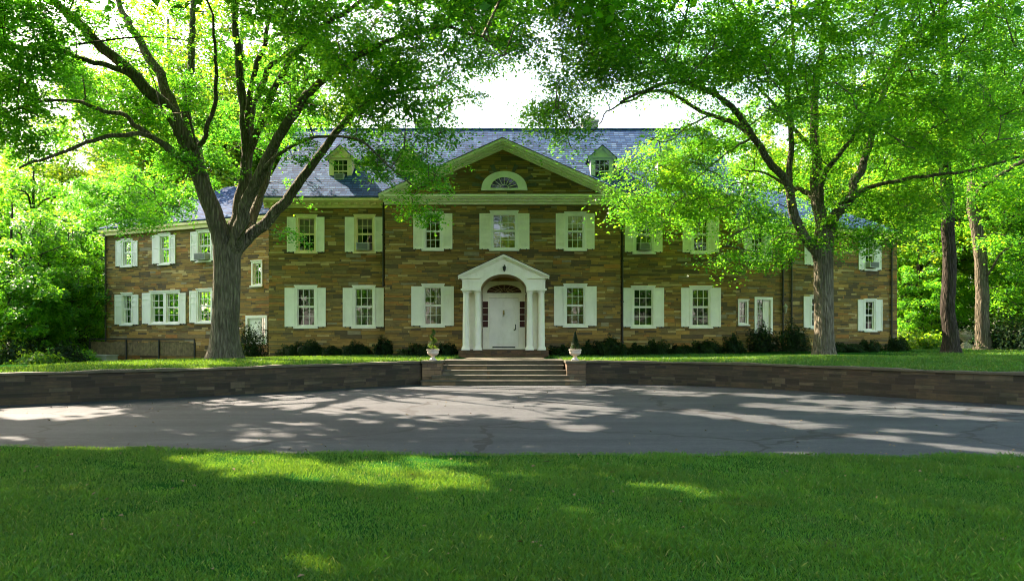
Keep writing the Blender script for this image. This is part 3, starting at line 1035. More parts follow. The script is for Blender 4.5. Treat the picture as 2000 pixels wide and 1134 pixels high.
# lunette window in the pediment
zc = 8.13; hwL, hhL = 1.04, 0.78
lu = MB()
n = 28
ri, rih = 0.63, 0.50
for k in range(n):
    a, b = math.pi * k / n, math.pi * (k + 1) / n

    def e(t, rx, rz, y): return (XCEN + 0.07 + rx * math.cos(t), y, zc + 0.10 + rz * math.sin(t))
    lu.face([e(a, hwL, hhL, 35.17), e(b, hwL, hhL, 35.17), e(b, ri, rih, 35.17), e(a, ri, rih, 35.17)][::-1])
    lu.face([e(a, hwL, hhL, 35.27), e(b, hwL, hhL, 35.27), e(b, hwL, hhL, 35.17), e(a, hwL, hhL, 35.17)])
    lu.face([e(a, ri, rih, 35.17), e(b, ri, rih, 35.17), e(b, ri, rih, 35.25), e(a, ri, rih, 35.25)])
lu.box(XCEN + 0.07 - hwL - .02, XCEN + 0.07 + hwL + .02, 35.13, 35.25, zc, zc + 0.098)
for k in range(1, 8):
    t = math.pi * k / 8
    lu.bar((XCEN + .07 + .2 * math.cos(t), 35.215, zc + .1 + .16 * math.sin(t)), (XCEN + .07 + ri * math.cos(t), 35.215, zc + .1 + rih * math.sin(t)), 0.012, 5)
for k in range(12):
    t0, t1 = math.pi * k / 12, math.pi * (k + 1) / 12
    lu.bar((XCEN + .07 + .2 * math.cos(t0), 35.215, zc + .1 + .16 * math.sin(t0)), (XCEN + .07 + .2 * math.cos(t1), 35.215, zc + .1 + .16 * math.sin(t1)), 0.012, 5)
lun = lu.build("lunette_window", M['white'], house)
g = MB()
g.face([(XCEN + .07 + ri * math.cos(math.pi * k / 24), 35.235, zc + .1 + rih * math.sin(math.pi * k / 24)) for k in range(25)][::-1])
g.build("pane", plain("lunette_glass", (0.02, 0.022, 0.02), 0.06, 0.2, 3, 0, 0.7), lun)
vs = MB()
for t in (0.16, 0.5, 1.18, 1.96, 2.64, 2.98):
    a, b = t - 0.07, t + 0.07
    q = [(XCEN + .07 + (hwL + .03) * math.cos(a), zc + .1 + (hhL + .03) * math.sin(a)), (XCEN + .07 + (hwL + .03) * math.cos(b), zc + .1 + (hhL + .03) * math.sin(b)),
         (XCEN + .07 + (hwL + .45) * math.cos(b), zc + .1 + (hhL + .38) * math.sin(b)), (XCEN + .07 + (hwL + .45) * math.cos(a), zc + .1 + (hhL + .38) * math.sin(a))]
    vs.box8([(q[0][0], 35.2, q[0][1]), (q[1][0], 35.2, q[1][1]), (q[1][0], 35.27, q[1][1]), (q[0][0], 35.27, q[0][1]),
             (q[3][0], 35.2, q[3][1]), (q[2][0], 35.2, q[2][1]), (q[2][0], 35.27, q[2][1]), (q[3][0], 35.27, q[3][1])])
vs.build("voussoir", M['voussoir'], house)


# dormers
def dormer(xc):
    yf = 37.25
    z0, z1, zp = 8.75, 10.15, 10.65
    hw = 0.55
    m = 'bounce_yellow' if xc < 0 else 'white'  # left dormers take the paint tinted by bounced light
    sl = (RZ - EZ) / (RY - EY)
    P = Plane((xc - hw, yf), (1, 0))
    b = MB()
    wall_sheet(b, P, 0, 2 * hw, z0, z1, [(0.16, 2 * hw - 0.16, z0 + 0.12, z1 - 0.12)], 0.1)
    b.face([(xc - hw, yf, z1), (xc + hw, yf, z1), (xc, yf, zp)])
    for sg in (-1, 1):
        x = xc + sg * hw
        yb = EY + (z1 - EZ) / sl
        y_ = EY + (z0 - EZ) / sl
        b.face([(x, yf, z0), (x, max(yf + .01, y_), z0), (x, yb, z1), (x, yf, z1)])
    for sg in (-1, 1):       # raking trim of the little gable
        for t, w, o in ((0.0, 0.09, 0.14), (0.092, 0.07, 0.09)):
            p0 = (xc + sg * (hw + 0.12), z1 - 0.08 - t); p1 = (xc, zp + 0.03 - t)
            b.box8([(p0[0], yf - o, p0[1] - w), (p1[0], yf - o, p1[1] - w), (p1[0], yf + .0, p1[1] - w), (p0[0], yf + .0, p0[1] - w),
                    (p0[0], yf - o, p0[1]), (p1[0], yf - o, p1[1]), (p1[0], yf + .0, p1[1]), (p0[0], yf + .0, p0[1])])
    b.box(xc - hw - .06, xc + hw + .06, yf - 0.08, yf - .002, z1 - 0.06, z1 + 0.0)
    d = b.build("dormer", M[m], house)
    r = MB()
    for sg in (-1, 1):
        ybp = EY + (zp - EZ) / sl + 0.2
        f = [(xc + sg * (hw + .17), yf - .17, z1 - .1), (xc, yf - .17, zp + .055), (xc, ybp, zp + .055), (xc + sg * (hw + .17), EY + (z1 - .1 - EZ) / sl + .1, z1 - .1)]
        r.face(f if sg > 0 else f[::-1])
        g_ = [(p[0], p[1], p[2] - .04) for p in f]
        r.face(g_)
        r.face([f[0], f[1], g_[1], g_[0]])
    r.build("dormer_roof", M['slate'], d)
    w = MB()
    a, c, q0, q1 = 0.16, 2 * hw - 0.16, z0 + 0.12, z1 - 0.12
    w.pbox(P, a, a + .06, -.08, .02, q0, q1); w.pbox(P, c - .06, c, -.08, .02, q0, q1)
    w.pbox(P, a + .06, c - .06, -.08, .018, q1 - .06, q1); w.pbox(P, a - .05, c + .05, -.08, .06, q0 - .04, q0 + .05)
    mz = (q0 + q1) / 2
    w.pbox(P, a + .06, c - .06, -.07, -.02, mz - .03, mz + .03)
    for j in (1, 2):
        s = a + .06 + (c - a - .12) * j / 3
        w.pbox(P, s - .012, s + .012, -.06, -.03, q0 + .05, q1 - .06)
    for z in ((q0 + mz) / 2, (q1 + mz) / 2):
        w.pbox(P, a + .06, c - .06, -.06, -.031, z - .012, z + .012)
    w.build("dormer_window", M[m], d)
    g = MB(); g.face([P.at(a + .02, -.055, q0), P.at(c - .02, -.055, q0), P.at(c - .02, -.055, q1), P.at(a + .02, -.055, q1)])
    g.build("pane", M['glass'], d)
    k = MB(); k.pbox(P, a - .1, c + .1, -.8, -.11, q0 - .05, q1 + .05); k.build("room", M['room'], d)


for px in (665, 795, 1176, 1307):
    dormer((px - CX) / FPX * 37.25)

# ------------------------------------------------------------------ portico
XP, YF = -0.36, 33.3
ZS, ZE = 3.44, 4.04
po = MB()
AR, BR = 1.0, 0.71
HWP = 1.80


def arch(x):
    return ZS + BR * math.sqrt(max(0, 1 - (x / AR) ** 2)) if abs(x) < AR else ZS


def top(x):
    return ZE + (4.93 - ZE) * (1 - abs(x) / 1.95)


xsamp = sorted({-HWP, HWP, 0.0, *[-AR * math.cos(math.pi * k / 36) for k in range(37)], -1.4, 1.4})
for a, b in zip(xsamp[:-1], xsamp[1:]):
    for y, fl in ((YF, False), (YF + 0.28, True)):
        f = [(XP + a, y, arch(a)), (XP + b, y, arch(b)), (XP + b, y, top(b)), (XP + a, y, top(a))]
        po.face(f[::-1] if fl else f)
    if a < -AR - 1e-6 or a >= AR - 1e-6:
        po.face([(XP + a, YF, ZS), (XP + a, YF + .28, ZS), (XP + b, YF + .28, ZS), (XP + b, YF, ZS)])
for sg in (-1, 1):
    # entablature returns to the wall, front moulding bands
    xa, xb = sorted((XP + sg * 1.80, XP + sg * 1.02))
    po.box(xa, xb, YF + 0.283, 35.195, ZS + 0.003, ZE)
    xa, xb = sorted((XP + sg * 1.86, XP + sg * 0.985))
    po.box(xa, xb, YF - 0.06, YF - 0.001, ZS, ZS + 0.09)
    xa, xb = sorted((XP + sg * 1.88, XP + sg * 1.02))
    po.box(xa, xb, YF - 0.09, YF - 0.001, ZE - 0.09, ZE - 0.01)
    po.box(*sorted((XP + sg * 1.803, XP + sg * 1.88)), YF - 0.06, 35.19, ZE - 0.09, ZE - 0.011)
    # raking cornice
    for t, w, o in ((0.06, 0.09, 0.2), (-0.032, 0.06, 0.11)):
        p0 = (XP + sg * 1.97, ZE - 0.02 + t); p1 = (XP, 4.93 + t)
        po.box8([(p0[0], YF - o, p0[1] - w), (p1[0], YF - o, p1[1] - w), (p1[0], YF - .001, p1[1] - w), (p0[0], YF - .001, p0[1] - w),
                 (p0[0], YF - o, p0[1]), (p1[0], YF - o, p1[1]), (p1[0], YF - .001, p1[1]), (p0[0], YF - .001, p0[1])])
portico = po.build("portico", M['white'], house)
va = MB()
for k in range(36):
    a, b = -AR * math.cos(math.pi * k / 36), -AR * math.cos(math.pi * (k + 1) / 36)
    va.face([(XP + a, YF + .02, arch(a) - .002), (XP + a, 35.19, arch(a) - .002), (XP + b, 35.19, arch(b) - .002), (XP + b, YF + .02, arch(b) - .002)])
va.build("vault", M['warm'], portico, 0, True)
prf = MB()
for sg in (-1, 1):
    f = [(XP + sg * 2.0, YF - .22, ZE + .03), (XP, YF - .22, 5.0), (XP, 35.19, 5.0), (XP + sg * 2.0, 35.19, ZE + .03)]
    prf.face(f if sg > 0 else f[::-1])
    g = [(p[0], p[1], p[2] + .03) for p in f]
    prf.face(g[::-1] if sg > 0 else g)
    prf.face([f[0], f[1], g[1], g[0]])
prf.build("portico_roof", M['pipe'], portico)
for xo in (-1.65, -1.13, 1.13, 1.65):
    c = MB()
    x = XP + xo
    prof = [(0.0, 0.0), (0.185, 0.0), (0.19, 0.05), (0.165, 0.10), (0.145, 0.14), (0.138, 0.9), (0.118, 2.42), (0.135, 2.44), (0.135, 2.47), (0.15, 2.51), (0.15, 2.54), (0, 2.54)]
    c.lathe(prof, x, YF + 0.16, 20, ZF + .035)
    c.box(x - 0.185, x + 0.185, YF - 0.035, YF + 0.345, ZF, ZF + 0.034)
    c.box(x - 0.155, x + 0.155, YF + 0.005, YF + 0.315, 3.40, ZS - 0.003)
    c.build("column", M['white'], portico)
for sg in (-1, 1):
    c = MB()
    x = XP + sg * 1.39
    c.box(x - 0.33, x + 0.33, 35.08, 35.197, ZF, ZS + .0)
    for q in (-0.26, 0.26):
        c.box(x + q - .1, x + q + .1, 34.95, 35.078, ZF, ZS)
    c.build("side_panel", M['bounce_white'], portico)
    # little arched lattice head between the paired columns
    c = MB()
    for k in range(10):
        t0, t1 = math.pi * k / 10, math.pi * (k + 1) / 10
        za = 3.25 + .14 * math.sin(t0); zb = 3.25 + .14 * math.sin(t1)
        xa, xb = x + .15 * math.cos(t0), x + .15 * math.cos(t1)
        c.face([(xa, YF + .1, za), (xb, YF + .1, zb), (xb, YF + .1, ZS - .004), (xa, YF + .1, ZS - .004)])
        c.face([(xa, YF + .2, za), (xb, YF + .2, zb), (xb, YF + .2, ZS - .004), (xa, YF + .2, ZS - .004)])
        c.face([(xa, YF + .1, za), (xa, YF + .2, za), (xb, YF + .2, zb), (xb, YF + .1, zb)])
    c.build("arch_head", M['white'], portico)
fl = MB()
fl.box(XP - 1.95, XP + 1.95, YF - 0.2, 35.19, 0.4, ZF - 0.003)
fl.box(XP - 1.6, XP + 1.6, YF - 0.55, YF - 0.202, 0.4, ZF - 0.115)
fl.box(XP - 1.8, XP + 1.8, YF - 0.9, YF - 0.552, 0.4, ZF - 0.215)
fl.build("porch_step", M['brick'], portico, 0.012)
# lantern on the portico gable
lt = MB()
lx, ly, lz = XP + 0.03, YF - 0.11, 4.40
lt.lathe([(0, 0.0), (0.025, 0.02), (0.05, 0.05), (0.075, 0.17), (0.09, 0.18), (0.04, 0.24), (0.015, 0.27), (0.02, 0.29), (0, 0.31)], lx, ly, 8, lz - .15)
lt.box(lx - .015, lx + .015, ly + 0.02, YF - .001, lz - .02, lz + .02)
lt.build("lantern", M['dark_iron'], portico)

# door wall: panelled surround, sidelights, fanlight, door
dw = MB()
xd0, xd1 = XP - 0.99, XP + 0.99
yd = 35.26
DX0, DX1 = XP - 0.69, XP + 0.66
dw.box(xd0, DX0 - .29, yd, yd + .08, ZF + .1, 3.2)
dw.box(DX1 + .29, xd1, yd, yd + .08, ZF + .1, 3.2)
for a, b in ((DX0 - .05, DX0), (DX1, DX1 + .05)):
    dw.box(a, b, yd - .02, yd + .08, ZF + .1, 3.2)
for a, b in ((DX0 - .29, DX0 - .05), (DX1 + .05, DX1 + .29)):
    dw.box(a, b, yd + .003, yd + .08, ZF + .1, 1.85)
    dw.box(a + .04, b - .04, yd - .012, yd + .002, ZF + .25, 1.7)
    dw.box(a, b, yd + .003, yd + .08, 3.05, 3.2)
    dw.box(a - .02, b + .02, yd - .02, yd + .002, 1.82, 1.87)
dw.box(xd0, xd1, yd - .03, yd + .08, 3.202, 3.42)
dw.box(xd0, xd1, yd - .07, yd - .031, 3.36, 3.43)
dw.box(xd0, xd1, yd - .06, yd + .08, ZF - .02, ZF + .098)
# spandrel above, with the fanlight's opening
FA, FB, FZ = 0.80, 0.36, 3.46
xs_ = [-0.99] + [-FA * math.cos(math.pi * k / 24) for k in range(25)] + [0.99]
for a, b in zip(xs_[:-1], xs_[1:]):
    za = FZ + FB * math.sqrt(max(0, 1 - (a / FA) ** 2)) if abs(a) <= FA else 3.421
    zb = FZ + FB * math.sqrt(max(0, 1 - (b / FA) ** 2)) if abs(b) <= FA else 3.421
    if a == -0.99: zb = 3.421
    if b == 0.99: za = 3.421
    dw.face([(XP + a, yd, za), (XP + b, yd, zb), (XP + b, yd, 4.3), (XP + a, yd, 4.3)])
door_wall = dw.build("door_surround", M['bounce_white'], house)
fg = MB()
fg.face([(XP + FA * math.cos(math.pi * k / 24), yd + .05, FZ - .03 + (FB + .03) * math.sin(math.pi * k / 24)) for k in range(25)][::-1])
fg.build("fanlight_pane", M['red_curtain'], door_wall)
fm = MB()
for k in range(0, 9):
    t = math.pi * k / 8
    fm.bar((XP + .15 * math.cos(t), yd + .03, FZ + .06 * math.sin(t)), (XP + FA * math.cos(t), yd + .03, FZ + FB * math.sin(t)), 0.012, 5)
for r in (0.5, 1.0):
    for k in range(16):
        t0, t1 = math.pi * k / 16, math.pi * (k + 1) / 16
        fm.bar((XP + FA * r * math.cos(t0), yd + .03, FZ + FB * r * math.sin(t0)), (XP + FA * r * math.cos(t1), yd + .03, FZ + FB * r * math.sin(t1)), 0.014 if r == 1 else .009, 5)
fm.build("fanlight_tracery", M['warm'], door_wall)
for a, b in ((DX0 - .29, DX0 - .05), (DX1 + .05, DX1 + .29)):
    sm = MB(); sm.box(a, b, yd + .05, yd + .06, 1.852, 3.048)
    s = sm.build("sidelight", M['red_curtain'], door_wall)
    g = MB()
    for j in range(1, 4):
        z = 1.85 + 1.2 * j / 4
        g.box(a, b, yd + .02, yd + .045, z - .01, z + .01)
    g.build("glazing_bar", M['bounce_white'], s)
dr = MB()
dr.box(DX0 + .003, DX1 - .003, yd + .02, yd + .07, ZF + .1, 3.19)
W_ = DX1 - DX0
for cxp in (0.27, 0.73):
    for z0_, z1_ in ((ZF + .25, ZF + .85), (ZF + 1.0, ZF + 1.65), (ZF + 1.8, ZF + 2.2)):
        xm = DX0 + W_ * cxp
        dr.box(xm - .24, xm + .24, yd - .008, yd + .019, z0_, z1_)
        dr.box(xm - .20, xm + .20, yd - .022, yd - .0085, z0_ + .05, z1_ - .04)
door = dr.build("front_door", M['white'], house)
k_ = MB(); xk = (DX0 + DX1) / 2
k_.box(xk - .03, xk + .03, yd - .02, yd + .018, 2.45, 2.65); k_.bar((xk - .04, yd - .03, 2.5), (xk + .04, yd - .03, 2.5), .012); k_.box(xk - .012, xk + .012, yd - .03, yd + .018, 2.38, 2.46)
k_.build("knocker", M['brass'], door)
h_ = MB(); xh = DX1 - .14
h_.box(xh - .02, xh + .02, yd - .01, yd + .018, 1.75, 2.0); h_.lathe([(0, 0), (.03, .01), (.035, .03), (.03, .05), (0, .06)], xh - .05, yd - .05, 10, 1.72); h_.bar((xh - .05, yd - .05, 1.75), (xh, yd + .0, 1.78), .012)
h_.build("handle", M['dark_iron'], door)
th = MB(); th.box(DX0 + .15, DX1 - .15, yd - .068, yd - .04, ZF + .06, ZF + .12); th.build("threshold", M['dark_iron'], door)


# downspouts
def spout(P, px, ytop, ybot, o=0.09):
    s, zt = P.hit(px, ytop); _, zb = P.hit(px, ybot)
    b = MB()
    b.bar(P.at(s, o, zb), P.at(s, o, zt), 0.05, 8)
    z = zb + .5
    while z < zt:
        b.pbox(P, s - .075, s + .075, .0, o + .055, z, z + .05)
        z += 1.9
    b.pbox(P, s - .11, s + .11, .002, .2, zt, zt + .18)
    b.build("downspout", M['pipe'], house)


spout(PM, 1215, 402, 690); spout(PM, 749.5, 402, 560)
spout(PL, 209, 462, 705); spout(PR, 1527, 447, 680); spout(PR, 1543.5, 447, 680, 0.1); spout(PR, 1739, 462, 682)
# wall lantern by the side door
s, z = PR.hit(1526, 604)
b = MB(); c0 = PR.at(s, .3, z)
b.lathe([(0, -.18), (.06, -.16), (.11, .1), (.14, .12), (.05, .22), (0, .3)], c0[0], c0[1], 8, z)
b.bar(PR.at(s, 0, z - .2), PR.at(s, .3, z - .2), .02)
b.build("wall_lantern", plain("lantern_glass", (0.3, 0.28, 0.2), 0.3, 0.2, 8), house)


# window air conditioners: lifted in and out, so things of their own
def aircon(P, x0, x1, y0, y1, label):
    s0, s1, z0, z1 = P.rect(x0, x1, y0, y1)
    t = thing("window_air_conditioner", label, "air conditioner", P.at((s0 + s1) / 2, 0.1, z0), "air conditioners in upper windows")
    b = MB(); b.pbox(P, s0, s1, -0.3, 0.32, z0, z1); b.build("casing", M['acbody'], t, 0.01)
    g = MB()
    g.pbox(P, s0 + .05, s1 - .05, 0.321, 0.328, z0 + .04, z1 - .04)
    g.build("backing", M['acdark'], t)
    g = MB()
    k = z0 + .06
    while k < z1 - .05:
        g.pbox(P, s0 + .05, s1 - .05, 0.329, 0.336, k, k + .012); k += .035
    g.build("grille", M['acbody'], t)
    return t


aircon(PL, 388, 409, 495, 508, "grey air conditioner in the upper wing window next to the thick grey trunk")
aircon(PM, 698, 722, 475, 489, "air conditioner in the upper window beside the projecting centre, under a blind")
aircon(PM, 1248, 1269, 475, 489, "air conditioner in the leaf screened upper window beside the bronze downspout")
aircon(PR, 1690, 1708, 512, 523, "air conditioner in the last upper window before the end downspout")
PD = Plane((-10, 37.25), (1, 0))
aircon(PD, 656, 674, 341, 353, "small air conditioner in the dormer window under the arching branch")

# areaway railing and block beside the far wing
r0 = PL.hit(211, 662)[0]; r1 = PL.hit(414, 662)[0]
rl = thing("areaway_railing", "dark iron railing with weathered boards along the foot of the receding wing", "railing", PL.at((r0 + r1) / 2, 1.1, 0))
b = MB(); b.pbox(PL, min(r0, r1), max(r0, r1), 1.08, 1.14, 1.24, 1.31); b.build("top_rail", M['dark_iron'], rl)
for f in (0.0, 0.37, 0.68, 1.0):
    s = r0 + (r1 - r0) * f
    b = MB(); b.pbox(PL, s - .03, s + .03, 1.075, 1.135, -.3, 1.24); b.build("post", M['dark_iron'], rl)
b = MB()
s = min(r0, r1)
rr_ = random.Random(3)
while s < max(r0, r1) - .1:
    w = rr_.uniform(.13, .2)
    b.pbox(PL, s, s + w - .012, 1.0 + rr_.uniform(0, .02), 1.05, .42, 1.12 + rr_.uniform(-.03, .03)); s += w
b.build("board_panel", M['wood'], rl)
b = MB(); s0, s1, z0, z1 = PL.rect(222, 270, 693, 711)
b.pbox(PL, s0, s1, 1.25, 1.9, z0 - .2, z1); b.pbox(PL, s0 - .04, s1 + .04, 1.22, 1.94, z1 + .002, z1 + .06)
tag(b.build("concrete_well", M['concrete'], None, 0.015), "pale concrete basement well block standing in front of the dark railing", "basement well")


# ------------------------------------------------------------------ foliage tools
# sun flecks on the ground: places the photo shows in full sun; leaves whose shadow would fall there are thinned away
FLECKS0 = [(965, 758, 240, 10, .01), (830, 793, 370, 18, .02), (600, 787, 190, 6, 0), (1020, 800, 140, 17, .05), (100, 806, 115, 13, -.02), (25, 855, 34, 5, 0),
           (570, 826, 45, 4, .05), (720, 823, 50, 4, .1), (800, 832, 55, 4, .1), (500, 859, 45, 3, 0),
           (1330, 768, 95, 4, .02), (1500, 772, 130, 3.5, .02), (1440, 814, 190, 6, .085), (1560, 795, 110, 7, .03), (1740, 807, 210, 6, .05),
           (1830, 795, 210, 4.5, .045), (1660, 786, 110, 4, .04), (1550, 831, 65, 5, .1), (1770, 842, 85, 4, .08), (1720, 853, 65, 4, .05), (1540, 885, 50, 5, .02),
           (1900, 876, 130, 4, .1), (1130, 788, 80, 9, .05), (1130, 835, 55, 6, 0), (1930, 800, 90, 4, .05),
           (520, 912, 180, 15, .06), (700, 932, 280, 21, .06), (900, 952, 100, 10, .08), (855, 907, 75, 8, .05),
           (520, 1122, 34, 7, 0), (600, 1106, 46, 7, .05), (690, 1122, 60, 9, .03), (760, 1098, 30, 5, 0), (1240, 1086, 70, 8, .04), (1180, 1112, 46, 6, 0), (1310, 958, 70, 5, .05),
           (1410, 976, 50, 4, .05), (1150, 1003, 36, 4, 0), (1560, 1040, 40, 5, 0), (300, 1010, 36, 5, 0), (140, 960, 40, 4, 0), (930, 1060, 34, 4, 0), (1720, 985, 40, 4, 0), (180, 880, 60, 3, 0)]
FLECKS1 = [(640, 706, 190, 5, 0), (350, 712, 120, 4, 0), (800, 704, 60, 3, 0)]


def in_flecks(px, py, fl, wob):
    m = np.zeros(len(px), bool)
    for cx, cy, rx, ry, k in fl:
        dx = px - cx
        m |= (dx / rx) ** 2 + ((py - cy - k * dx) / (ry * 1.15)) ** 2 < wob
    return m


def lets_sun_through(P):
    drop = np.zeros(len(P), bool)
    for z, fl in ((0.0, FLECKS0), (0.68, FLECKS1)):
        t = (P[:, 2] - z) / TO_SUN[2]
        q = P[:, :2] - TO_SUN[None, :2] * t[:, None]
        ok = q[:, 1] > 3
        y = np.where(ok, q[:, 1], 1e3)
        px = CX + FPX * q[:, 0] / y
        py = HY + FPX * (CAMZ - z) / y
        wob = 1 + 0.45 * np.sin(q[:, 0] * 3.1 + 1.3 * q[:, 1]) + 0.35 * np.sin(q[:, 0] * 7.3 - 4 * q[:, 1])
        perp = q[:, 0] * SUN_H[1] - q[:, 1] * SUN_H[0]
        wob = wob + 0.55 * np.sin(perp * 8.3 + np.sin(q[:, 0] * 1.9)) * np.sin(perp * 3.7)
        drop |= ok & in_flecks(px, py, fl, wob)
    # the sunlit urn and its topiary
    for c in ((PXL, 24.3, 1.15), (PXL, 24.3, 1.6)):
        d = P - np.array(c)
        along = d @ TO_SUN
        r = np.linalg.norm(d - along[:, None] * TO_SUN, axis=1)
        drop |= (r < 0.5) & (along > 0)
    return ~drop


def leaf_mesh(name, C, Nrm, size, mat, parent, loc, aspect=0.62, jitter=0.35, prune=True):
    """Each leaf is one folded four-cornered face."""
    if prune:
        k = lets_sun_through(C)
        C, Nrm, size = C[k], Nrm[k], size[k]
    n = len(C)
    nr = Nrm + rng.normal(0, jitter, (n, 3))
    nr /= np.linalg.norm(nr, axis=1)[:, None]
    d = rng.normal(0, 1, (n, 3))
    d -= nr * (d * nr).sum(1)[:, None]
    d /= np.linalg.norm(d, axis=1)[:, None]
    s = np.cross(nr, d)
    L = size[:, None]
    fold = nr * L * 0.16
    V = np.empty((n, 4, 3))
    V[:, 0] = C - d * L * 0.5
    V[:, 1] = C + s * L * aspect * 0.5 + fold + d * L * 0.05
    V[:, 2] = C + d * L * 0.5 - fold * 0.5
    V[:, 3] = C - s * L * aspect * 0.5 + fold + d * L * 0.05
    F = np.arange(n * 4).reshape(n, 4)
    return mesh_np(name, V.reshape(-1, 3), F, 4, mat, parent, loc)


def pad_leaves(pads, r, n, size, thick=0.28, droop=0.25, center=None):
    """Leaves of flat sprays: pads is (k,3), r and n may vary per pad."""
    k = len(pads)
    r = np.broadcast_to(np.asarray(r, float), (k,)); n = np.broadcast_to(np.asarray(n, int), (k,))
    idx = np.repeat(np.arange(k), n)
    m = len(idx)
    rad = np.sqrt(rng.random(m)) * r[idx]
    th = rng.random(m) * 2 * math.pi
    ax = rng.normal(0, 0.22, (k, 2))
    # every spray is stretched and broken up, so its outline is uneven
    st_ = rng.uniform(0.55, 1.25, (k, 2))
    x = rad * np.cos(th) * st_[idx, 0]; y = rad * np.sin(th) * st_[idx, 1]
    keep = (np.sin(x * 5 + idx) + np.sin(y * 6 + 2.1 * idx)) > -1.15
    z = rng.normal(0, 1, m) * thick * r[idx] * 0.5 + ax[idx, 0] * x + ax[idx, 1] * y - droop * (rad / r[idx]) ** 2 * r[idx]
    P = pads[idx] + np.stack([x, y, z], 1)
    nr = np.stack([-ax[idx, 0] + 0.3 * x / r[idx], -ax[idx, 1] + 0.3 * y / r[idx], np.ones(m)], 1)
    sz = size * rng.uniform(0.5, 1.5, m)
    return P[keep], nr[keep], sz[keep]


class Wood:
    def __init__(self):
        self.V, self.F, self.n = [], [], 0
        self.nodes, self.rad = [], []

    def tube(self, pts, radii, seg=6, flare=None):
        pts = np.asarray(pts, float); radii = np.asarray(radii, float)
        d = np.gradient(pts, axis=0); d /= np.linalg.norm(d, axis=1)[:, None] + 1e-9
        up = np.array([0.31, 0.95, 0.02])
        x = np.cross(d, up); x /= np.linalg.norm(x, axis=1)[:, None] + 1e-9
        y = np.cross(d, x)
        th = 2 * math.pi * np.arange(seg) / seg
        rr = radii[:, None] * np.ones(seg)[None]
        if flare is not None:
            rr = rr * flare(pts, th)
        ring = pts[:, None] + rr[..., None] * (x[:, None] * np.cos(th)[None, :, None] + y[:, None] * np.sin(th)[None, :, None])
        m = len(pts)
        i0 = self.n
        self.V.append(ring.reshape(-1, 3)); self.n += m * seg
        a = i0 + (np.arange(m - 1)[:, None] * seg + np.arange(seg)[None])
        b = i0 + (np.arange(m - 1)[:, None] * seg + (np.arange(seg)[None] + 1) % seg)
        self.F.append(np.stack([a, b, b + seg, a + seg], -1).reshape(-1, 4))

    def limb(self, pts, r0, r1, seg=8, wob=0.05, per=7, flare=None, power=1.0):
        C = catmull(pts, per)
        if wob:
            w = rng.normal(0, wob, C.shape); w[0] = 0
            w = (w + np.roll(w, 1, 0) + np.roll(w, -1, 0)) / 2; w[0] = 0
            C = C + w
        t = np.linspace(0, 1, len(C)) ** power
        R = r0 + (r1 - r0) * t
        self.tube(C, R, seg, flare)
        self.nodes.extend(C[2:]); self.rad.extend(R[2:])
        return C

    def twigs(self, pads, r=0.028, seg=4, maxlen=9.0):
        """Joins every spray to the nearest wood by a thin arching twig, growing outwards."""
        N0 = np.array(self.nodes)
        left = np.arange(len(pads))
        D = np.min(np.linalg.norm(pads[:, None] - N0[None, ::2], axis=2), axis=1) if len(pads) else np.zeros(0)
        extra = []
        for i in np.argsort(D):
            p = pads[i]
            A = N0 if not extra else np.vstack([N0, np.array(extra)])
            dd = np.linalg.norm(A - p, axis=1) + 0.7 * np.maximum(0, A[:, 2] - p[2])
            j = int(np.argmin(dd))
            a = A[j]
            L = np.linalg.norm(p - a)
            if L > maxlen or L < 0.05:
                continue
            mid = (a + p) / 2 + rng.normal(0, 0.07 * L, 3) + np.array([0, 0, 0.10 * L])
            q = (mid + p) / 2 + rng.normal(0, 0.04 * L, 3)
            k = min(2.2, 0.55 + L * 0.3)
            self.tube([a, mid, q, p], np.array([1, .7, .5, .25]) * r * k, seg)
            extra.extend([mid, q, p])

    def build(self, name, mat, parent, loc):
        return mesh_np(name, np.concatenate(self.V), np.concatenate(self.F), 4, mat, parent, loc, True)


def at_px(px, py, d):
    return np.array([(px - CX) / FPX * d, d, CAMZ + (HY - py) / FPX * d])


def limb_px(pts, d):
    return [at_px(p[0], p[1], d + p[2]) for p in pts]


def blobs(lst, d):
    out = []
    for cx, cy, rx, ry, d0, d1, n in lst:
        for _ in range(n):
            a = rng.random() * 2 * math.pi; r = math.sqrt(rng.random())
            out.append(at_px(cx + rx * r * math.cos(a), cy + ry * r * math.sin(a), d + rng.uniform(d0, d1)))
    return np.array(out)


def above_frame(center, radii, n, margin=0.4, avoid=None):
    """Upper crown sprays that stand above the camera's view."""
    out = []
    c = np.array(center); R = np.array(radii)
    while len(out) < n:
        v = rng.normal(0, 1, 3); v /= np.linalg.norm(v)
        p = c + v * R * rng.random() ** 0.4
        if p[2] < CAMZ + p[1] * (HY / FPX) + margin or p[2] < 5:
            continue
        out.append(p)
    return np.array(out)


def root_flare(z0, h, amp, k=5):
    def f(pts, th):
        e = np.exp(-np.clip(pts[:, 2] - z0, 0, None) / h)[:, None]
        return 1 + e * (0.55 + amp * np.sin(k * th + 0.7)[None] + 0.5 * amp * np.sin((k + 3) * th)[None]) + 0.03 * np.sin(3 * th + pts[:, 2:3])
    return f


